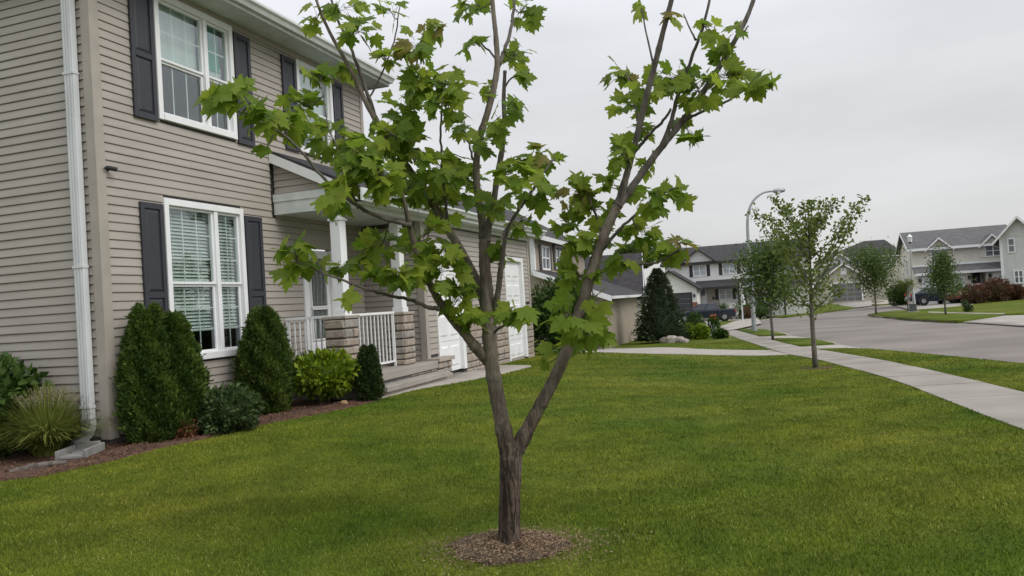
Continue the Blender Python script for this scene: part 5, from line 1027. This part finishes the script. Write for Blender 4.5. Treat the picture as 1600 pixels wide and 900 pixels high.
def conifer(x, y, H, R_, n, label, seed):
    o = empty('conifer', (x, y, gz(x, y)), 0, label, 'tree'); rs = np.random.default_rng(seed); t = rs.random(n)**1.25; w = rs.uniform(0, 6.28, n)
    pr_ = R_*np.clip((1-t)**.62, 0, 1)*np.clip(.78+2.2*t, 0, 1); lay = 1+.16*np.sin(t*42+3*np.sin(w*3))+.14*np.sin(5*w+9*t); rr = pr_*lay*(1-.35*rs.random(n)**1.5)
    P = np.stack([rr*np.cos(w), rr*np.sin(w), .03*H+t*H*.97], 1); D = np.stack([np.cos(w), np.sin(w), .25+.2*t], 1); Lf = rs.uniform(.07, .17, n); cloud('foliage', P, D, Lf, Lf*.34, 'conifer', o, jit=.6)
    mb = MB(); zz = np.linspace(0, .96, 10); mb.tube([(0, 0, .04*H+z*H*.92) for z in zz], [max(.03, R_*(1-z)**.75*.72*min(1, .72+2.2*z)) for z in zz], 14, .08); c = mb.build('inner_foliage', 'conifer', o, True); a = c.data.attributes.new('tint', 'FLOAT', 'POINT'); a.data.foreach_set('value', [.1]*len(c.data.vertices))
    MB().tube([(0, 0, -.1), (0, 0, .5)], [.07, .06], 8).build('trunk', 'bark_grey', o)
cf = gp(1038, 536); conifer(cf[0]+.1, cf[1]+1.2, 3.35, 1.16, 13000, 'dark green cone shaped conifer in the garden bed at the end of the lawn', 4)
def far_tree(x, y, Y, H, R_, label, seed, m='treeleaf2'):
    P = atY(x, y, Y); o = empty('tree', (P[0], P[1], gz(P[0], P[1])), 0, label, 'tree', None); z = gz(P[0], P[1]); cz = P[2]-z
    Pt = []; Dt = []
    for k in range(9): c = np.array([random.uniform(-.6, .6)*R_, random.uniform(-.6, .6)*R_, cz-R_*.6+random.uniform(-.7, .5)*R_]); p_, d_2 = ellip(500, c, (R_*.5, R_*.5, R_*.42), .5); Pt.append(p_); Dt.append(d_2)
    Pt = np.concatenate(Pt); cloud('crown', Pt, np.concatenate(Dt), np.full(len(Pt), .42), np.full(len(Pt), .3), m, o); MB().tube([(0, 0, 0), (0, 0, cz-R_*.5)], [.22, .12], 8).build('trunk', 'bark_grey', o)
far_tree(975, 388, 105, 10, 2.2, 'distant tree showing above the tan garage roof', 1); far_tree(1001, 383, 120, 10, 2.4, 'distant tree rising over the roof left of the white house', 2)
# ------------------------------------------------------------------ shrubs farther off
b = gp(893, 556); leafy('leafy_bush', b[0]-.1, b[1]+1.3, (0, 0, .95), (.85, .7, 1.0), 5200, .13, 'bush', 'tall dull green bush behind the right stem of the maple', cat='shrub'); b = gp(925, 548); leafy('dark_bush', b[0], b[1]+1.2, (0, 0, .45), (.75, .6, .5), 2200, .12, 'purple', 'dark wine red bush low behind the maple')
b = gp(985, 533); leafy('foundation_shrub', b[0], b[1]+2.5, (0, 0, .4), (.9, .5, .45), 1500, .13, 'bush', 'low green shrub against the tan garage wall')
for (x, y, w, h, m, lb) in ((1088, 527, .7, 1.15, 'bush', 'loose green shrub right of the conifer'), (1074, 530, .75, .7, 'bright', 'low light green plant between conifer and rocks'), (1096, 530, .6, .62, 'bright', 'bright green perennial in the garden bed by the sidewalk'), (1116, 527, .42, .9, 'bush', 'upright green plant with orange flowers in the garden bed'), (1126, 529, .5, .35, 'bush', 'low spreading plant at the right end of the garden bed'), (1013, 532, .8, .75, 'bush', 'mid green shrub left of the conifer foot')):
    p = gp(x, y); leafy('garden_plant', p[0], p[1], (0, 0, h*.5), (w*.55, w*.5, h*.52), 1100, .13, m, lb, 'plant')
p = gp(1115, 527); fo = leafy('orange_flowers', p[0]+.02, p[1]-.12, (0, 0, .95), (.15, .13, .10), 40, .065, 'orange', 'cluster of orange blooms topping the upright garden plant', 'flowers', corem=False, stems=5)
p = gp(1107, 528); leafy('white_flowers', p[0], p[1], (0, 0, .4), (.4, .3, .3), 160, .1, 'pale', 'pale cream flowers low in the garden bed', 'flowers', corem=False, stems=5)
for i, (x, w) in enumerate(((1039, .42), (1050, .5), (1062, .42), (1070, .3))): p = gp(x, 535.5); rock(p[0], p[1], (w*.6, w*.45, w*.42), ['leftmost pale garden boulder at the conifer foot', 'largest pale garden boulder in front of the conifer', 'rounded pale boulder right of the largest one', 'small pale rock at the right end of the boulder row'][i], 'rock', 'pale boulders under the conifer', i)
for (x, y, rx, h, m, lb) in ((1525, 470, 2.1, 1.5, 'purple', 'large dark red bush left half beside the grey house'), (1560, 472, 2.4, 1.9, 'purple', 'tallest dark red bush near the grey house corner'), (1588, 470, 1.1, 1.2, 'purple', 'smaller dark red bush at the grey house wall')):
    P = atY(x, y, 56); leafy('red_bush', P[0], P[1], (0, 0, h*.42), (rx*.42, .8, h*.46), 2600, .15, m, lb, group='dark red bushes by the grey house')
for i, (x, y) in enumerate(((1508, 478), (1513, 487), (1470, 475))): p = gp(x, y); leafy('small_shrub', p[0], p[1], (0, 0, .18), (.22, .2, .22), 400, .08, 'yew', ['dark round shrub left of the red bushes', 'small dark shrub on the island lawn by the footpath', 'tiny dark shrub in front of the navy car'][i])
P = atY(1408, 470, 74); leafy('hedge', P[0], P[1], (0, 0, .95), (1.25, .8, 1.1), 2200, .2, 'bush', 'green hedge beside the cream house side wall', cat='hedge')
for i, (x, w) in enumerate(((1128, .9), (1142, 1.0), (1160, 1.3), (1185, 1.2))): P = atY(x, 478, 76); leafy('porch_shrub', P[0], P[1], (0, 0, .7), (w, .7, .85), 900, .2, 'pale' if i == 1 else 'bush', ['dark green porch shrub left of the white hydrangea', 'white flowering shrub below the front window of the white house', 'broad green shrub beside the post of the white house', 'green porch shrub right of the street lamp'][i])
p = gp(1169, 498); leafy('potted_plant', p[0], p[1], (0, 0, .55), (.5, .5, .6), 500, .16, 'purple', 'dark plant beside the driveway between post and lamp', 'plant')
# ------------------------------------------------------------------ street furniture
lb = gp(1178.5, 517); sl_ = empty('street_lamp', lb, 0, 'tall grey street lamp with curved arm at the sidewalk bend', 'street lamp'); sc_ = lb[1]/F
top = [(1178.5, 517), (1176, 470), (1172, 415), (1169, 375), (1168, 350), (1169.5, 332), (1175, 317), (1184, 306.5), (1196, 300), (1211, 298.5)]
Pl = [atY(x, y, lb[1])-lb for x, y in top]; Pp, Rr = smooth_path(Pl, np.array([3.7, 3.4, 2.9, 2.5, 2.3, 2.1, 1.9, 1.8, 1.6, 1.5])*sc_, 4)
MB().tube(Pp, Rr, 12).build('pole', 'pole', sl_, True); MB().tube([(0, 0, -.1), (0, 0, .2)], .16, 12).build('base', 'pole', sl_)
a, b = atY(1207, 299, lb[1])-lb, atY(1227, 296.5, lb[1])-lb; hd = MB().tube([a, a+(b-a)*.15, a+(b-a)*.5, a+(b-a)*.9, b], [.05, .11, .14, .11, .03], 10).build('lamp_head', 'pole', sl_, True); MB().tube([a+(b-a)*.45+np.array([0, 0, -.06]), a+(b-a)*.45+np.array([0, 0, -.20])], [.13, .05], 10).build('lens', 'clearlamp', hd, True)
c = atY(1173, 427, lb[1])-lb; box('sign_bracket', 'darktrim', sl_, c[0]-.22, c[0]-.1, c[1]-.05, c[1]+.05, c[2]-.05, c[2]+.05); c = atY(1177, 474, lb[1])-lb; MB().tube([c-np.array([0, 0, .12]), c+np.array([0, 0, .12])], .135, 12).build('band', 'pole', sl_)
# estate sign post
ep = gp(1161, 503.5); es = empty('sign_post', ep, 0, 'white post with arm and pale rolled panel beside the driveway, left of the street lamp', 'sign post'); k = ep[1]/F
a = atY(1157, 441, ep[1])-ep; MB().tube([(0, 0, -.1), a*.5, a], [.06, .055, .05], 8).build('post', 'white_old', es); b1, b2 = atY(1158, 448, ep[1])-ep, atY(1172, 447, ep[1])-ep; MB().tube([b1, b2], .05, 6).build('arm', 'white', es)
b1, b2 = atY(1157, 450, ep[1])-ep, atY(1162, 476, ep[1])-ep; mb = MB(); mb.tube([b1, b2], [.10, .17], 10); mb.build('panel', 'white_old', es)
# lantern on a slim pole by the cream house
lp = gp(1427, 485); ll = empty('lantern_post', lp, 0, 'slim pole with white lantern top on the island in front of the cream house', 'lamp post')
a = atY(1422, 380, lp[1])-lp; MB().tube([(0, 0, -.1), a*.5, a], [.045, .04, .035], 8).build('pole', 'pole', ll); hd = MB(); tp_ = a+np.array([0, 0, .0]); hd.tube([tp_+np.array([0, 0, -.02]), tp_+np.array([0, 0, .08])], [.07, .10], 8); hd.build('collar', 'black', ll)
MB().tube([tp_+np.array([0, 0, .08]), tp_+np.array([0, 0, .42])], [.13, .16], 6).build('lantern', 'clearlamp', ll); MB().tube([tp_+np.array([0, 0, .42]), tp_+np.array([0, 0, .52]), tp_+np.array([0, 0, .62])], [.19, .10, .02], 8).build('cap', 'white', ll)
ub_ = gp(1427, 487.5); ut = empty('utility_box', ub_, math.radians(-10), 'dark green utility box on the grass island', 'utility box'); box('cabinet', 'utility', ut, -.17, .17, -.17, .17, .05, .46, .02); box('lid', 'utility', ut, -.19, .19, -.19, .19, .461, .52, .02); box('pad', 'concrete', ut, -.3, .3, -.3, .3, -.05, .05)
wp_ = gp(1431, 486); wpo = empty('marker_post', wp_, 0, 'thin pale marker post beside the utility box', 'post'); MB().tube([(0, 0, -.05), (-.06, 0, 1.35)], .05, 8).build('post', 'white_old', wpo); MB().tube([(-.06, 0, 1.351), (-.062, 0, 1.40)], [.058, .03], 8).build('cap', 'white_old', wpo)
# ------------------------------------------------------------------ vehicles (local +x = forward)
def vehicle(name, cat, x, y, z, rot, label, paint, L_, W_, prof, cabin, wheels, wr, bed=None):
    o = empty(name, (x, y, z), rot, label, cat); h = W_/2
    # body: side profile lofted across the width with tucked-in edges
    secs = [(-h, .90), (-h*.97, .965), (-h*.86, 1.), (h*.86, 1.), (h*.97, .965), (h, .90)]; mb = MB(); n = len(prof); mz = .55
    for yy, k in secs: mb.v += [(px_*(.985 if abs(yy) > h*.9 else 1), yy, mz+(pz-mz)*k) for px_, pz in prof]
    for i in range(len(secs)-1):
        for j in range(n): mb.f.append((i*n+j, i*n+(j+1) % n, (i+1)*n+(j+1) % n, (i+1)*n+j))
    mb.f += [tuple(range(n)), tuple(range((len(secs)-1)*n, len(secs)*n))]
    body = mb.build('body', paint, o, bevel=.03); zb_ = cabin[0][1]; (xr0, z0), (xr1, z1), (xf1, _), (xf0, _) = cabin; hi = h*.93; ht = h*.76
    q = [(xr0, -hi, z0), (xf0, -hi, z0), (xf0, hi, z0), (xr0, hi, z0), (xr1, -ht, z1), (xf1, -ht, z1), (xf1, ht, z1), (xr1, ht, z1)]; cb = MB().hexa(q).build('cabin', paint, o, bevel=.05)
    def pane(a, b, c, d, off, nm='window'):
        a, b, c, d = [np.array(v, float) for v in (a, b, c, d)]; nn = np.cross(b-a, d-a); nn /= np.linalg.norm(nn); MB().hexa([v-nn*.02 for v in (a, b, c, d)]+[v+nn*off for v in (a, b, c, d)]).build(nm, 'carglass', cb)
    def mix(a, b, t): return np.array(a, float)*(1-t)+np.array(b, float)*t
    for sg in (-1, 1):
        B0, B1, T0, T1 = (xr0, sg*hi, z0), (xf0, sg*hi, z0), (xr1, sg*ht, z1), (xf1, sg*ht, z1)
        for (s0, s1) in ((.07, .47), (.53, .93)):
            lo0, lo1 = mix(B0, B1, s0), mix(B0, B1, s1); hi0, hi1 = mix(T0, T1, s0+.02), mix(T0, T1, s1-.02); P4 = [mix(lo0, hi0, .10), mix(lo1, hi1, .10), mix(lo1, hi1, .86), mix(lo0, hi0, .86)]
            if sg > 0: P4 = [P4[1], P4[0], P4[3], P4[2]]
            pane(*P4, .012)
    for (xa_, xb_, nm, fl) in ((xf0, xf1, 'windscreen', 1), (xr0, xr1, 'rear_window', -1)):
        a0, a1, c1, c0 = (xa_, -hi*.9, z0), (xa_, hi*.9, z0), (xb_, ht*.9, z1), (xb_, -ht*.9, z1); P4 = [mix(a0, c0, .1), mix(a1, c1, .1), mix(a1, c1, .88), mix(a0, c0, .88)]
        if fl < 0: P4 = [P4[1], P4[0], P4[3], P4[2]]
        pane(*P4, .012, nm)
    for wx in wheels:
        for sg in (-1, 1):
            t = MB().tube([(wx, sg*(h-.22), wr), (wx, sg*(h-.19), wr), (wx, sg*(h-.03), wr), (wx, sg*(h+.01), wr)], [wr*.93, wr, wr, wr*.92], 20).build('wheel', 'tyre', o, True); MB().tube([(wx, sg*(h+.0), wr), (wx, sg*(h+.022), wr)], [wr*.58, wr*.52], 14).build('rim', 'rim', t)
            MB().tube([(wx, sg*(h-.26), wr+.02), (wx, sg*(h+.006), wr+.02)], wr*1.17, 20).build('wheel_arch', 'black', o)
    xb0 = min(p[0] for p in prof); xf = max(p[0] for p in prof)
    for sg in (-1, 1): box('tail_light', 'redlamp', o, xb0-.025, xb0+.12, sg*h*.985-.16*(sg > 0), sg*h*.985+.16*(sg < 0), .78, 1.0, .02); box('headlight', 'clearlamp', o, xf-.14, xf+.02, sg*h*.98-.3*(sg > 0), sg*h*.98+.3*(sg < 0), .66, .82, .02); box('side_mirror', paint, o, xf0-.25, xf0-.1, sg*h, sg*(h+.16), z0+.02, z0+.17, .03); box('door_handle', 'black', o, (xr0+xf0)/2-.1, (xr0+xf0)/2+.1, sg*h*.99, sg*(h+.02), .86, .89)
    box('rear_bumper', 'rim' if bed else paint, o, xb0-.1, xb0+.05, -h*.94, h*.94, .42, .6, .03); box('front_bumper', paint, o, xf-.05, xf+.08, -h*.94, h*.94, .35, .55, .03); box('number_plate', 'white', o, xb0-.115, xb0-.1005, -.26, .26, .6 if not bed else .45, .73 if not bed else .57)
    if bed:
        box('bed_opening', 'black', o, bed[0], bed[1], -h*.78, h*.78, bed[2]-.3, bed[2]+.012); box('bed_rail', 'black', o, bed[0], bed[1], -h*.93, -h*.86, bed[2]+.002, bed[2]+.03); box('bed_rail', 'black', o, bed[0], bed[1], h*.86, h*.93, bed[2]+.002, bed[2]+.03)
    return o
tprof = [(-2.75, .45), (-2.78, .75), (-2.75, 1.08), (-.95, 1.10), (1.05, 1.08), (2.35, 1.00), (2.62, .86), (2.68, .5), (2.5, .36), (-2.6, .38)]
P = gp(1137, 502); ve = math.radians(180-16); d_ = np.array([math.cos(ve), math.sin(ve)]); vehicle('pickup_truck', 'pickup', P[0]+d_[0]*1.75, P[1]+d_[1]*1.75+.9, P[2]+.02, ve, 'dark navy pickup truck parked in the driveway of the white house', 'navy', 5.4, 1.85, tprof, [(-1.4, 1.06), (-1.2, 1.70), (.55, 1.70), (1.35, 1.06)], (-1.75, 1.75), .38, (-2.65, -1.45, 1.075))
sprof = [(-2.2, .38), (-2.28, .65), (-2.22, .98), (-1.75, 1.03), (-.3, 1.0), (1.15, .96), (2.0, .82), (2.22, .62), (2.2, .38), (1.9, .26), (-1.9, .28)]
P = gp(1452, 476); ve = math.radians(-13); vehicle('parked_car', 'car', *(atY(1466, 474, 64)[:2]), gz(*atY(1466, 474, 64)[:2])+.02, ve, 'dark navy sedan seen from behind on the driveway of the cream house', 'navy', 4.5, 1.78, sprof, [(-1.85, .99), (-1.05, 1.44), (.15, 1.44), (1.0, .97)], (-1.32, 1.38), .33)
P = atY(1527, 468, 62); vehicle('parked_car', 'car', P[0], P[1], gz(P[0], P[1])+.02, math.radians(195), 'dark red car half hidden behind the red bushes', 'redpaint', 4.4, 1.76, sprof, [(-1.85, .99), (-1.25, 1.46), (.2, 1.46), (1.0, .97)], (-1.32, 1.38), .33)
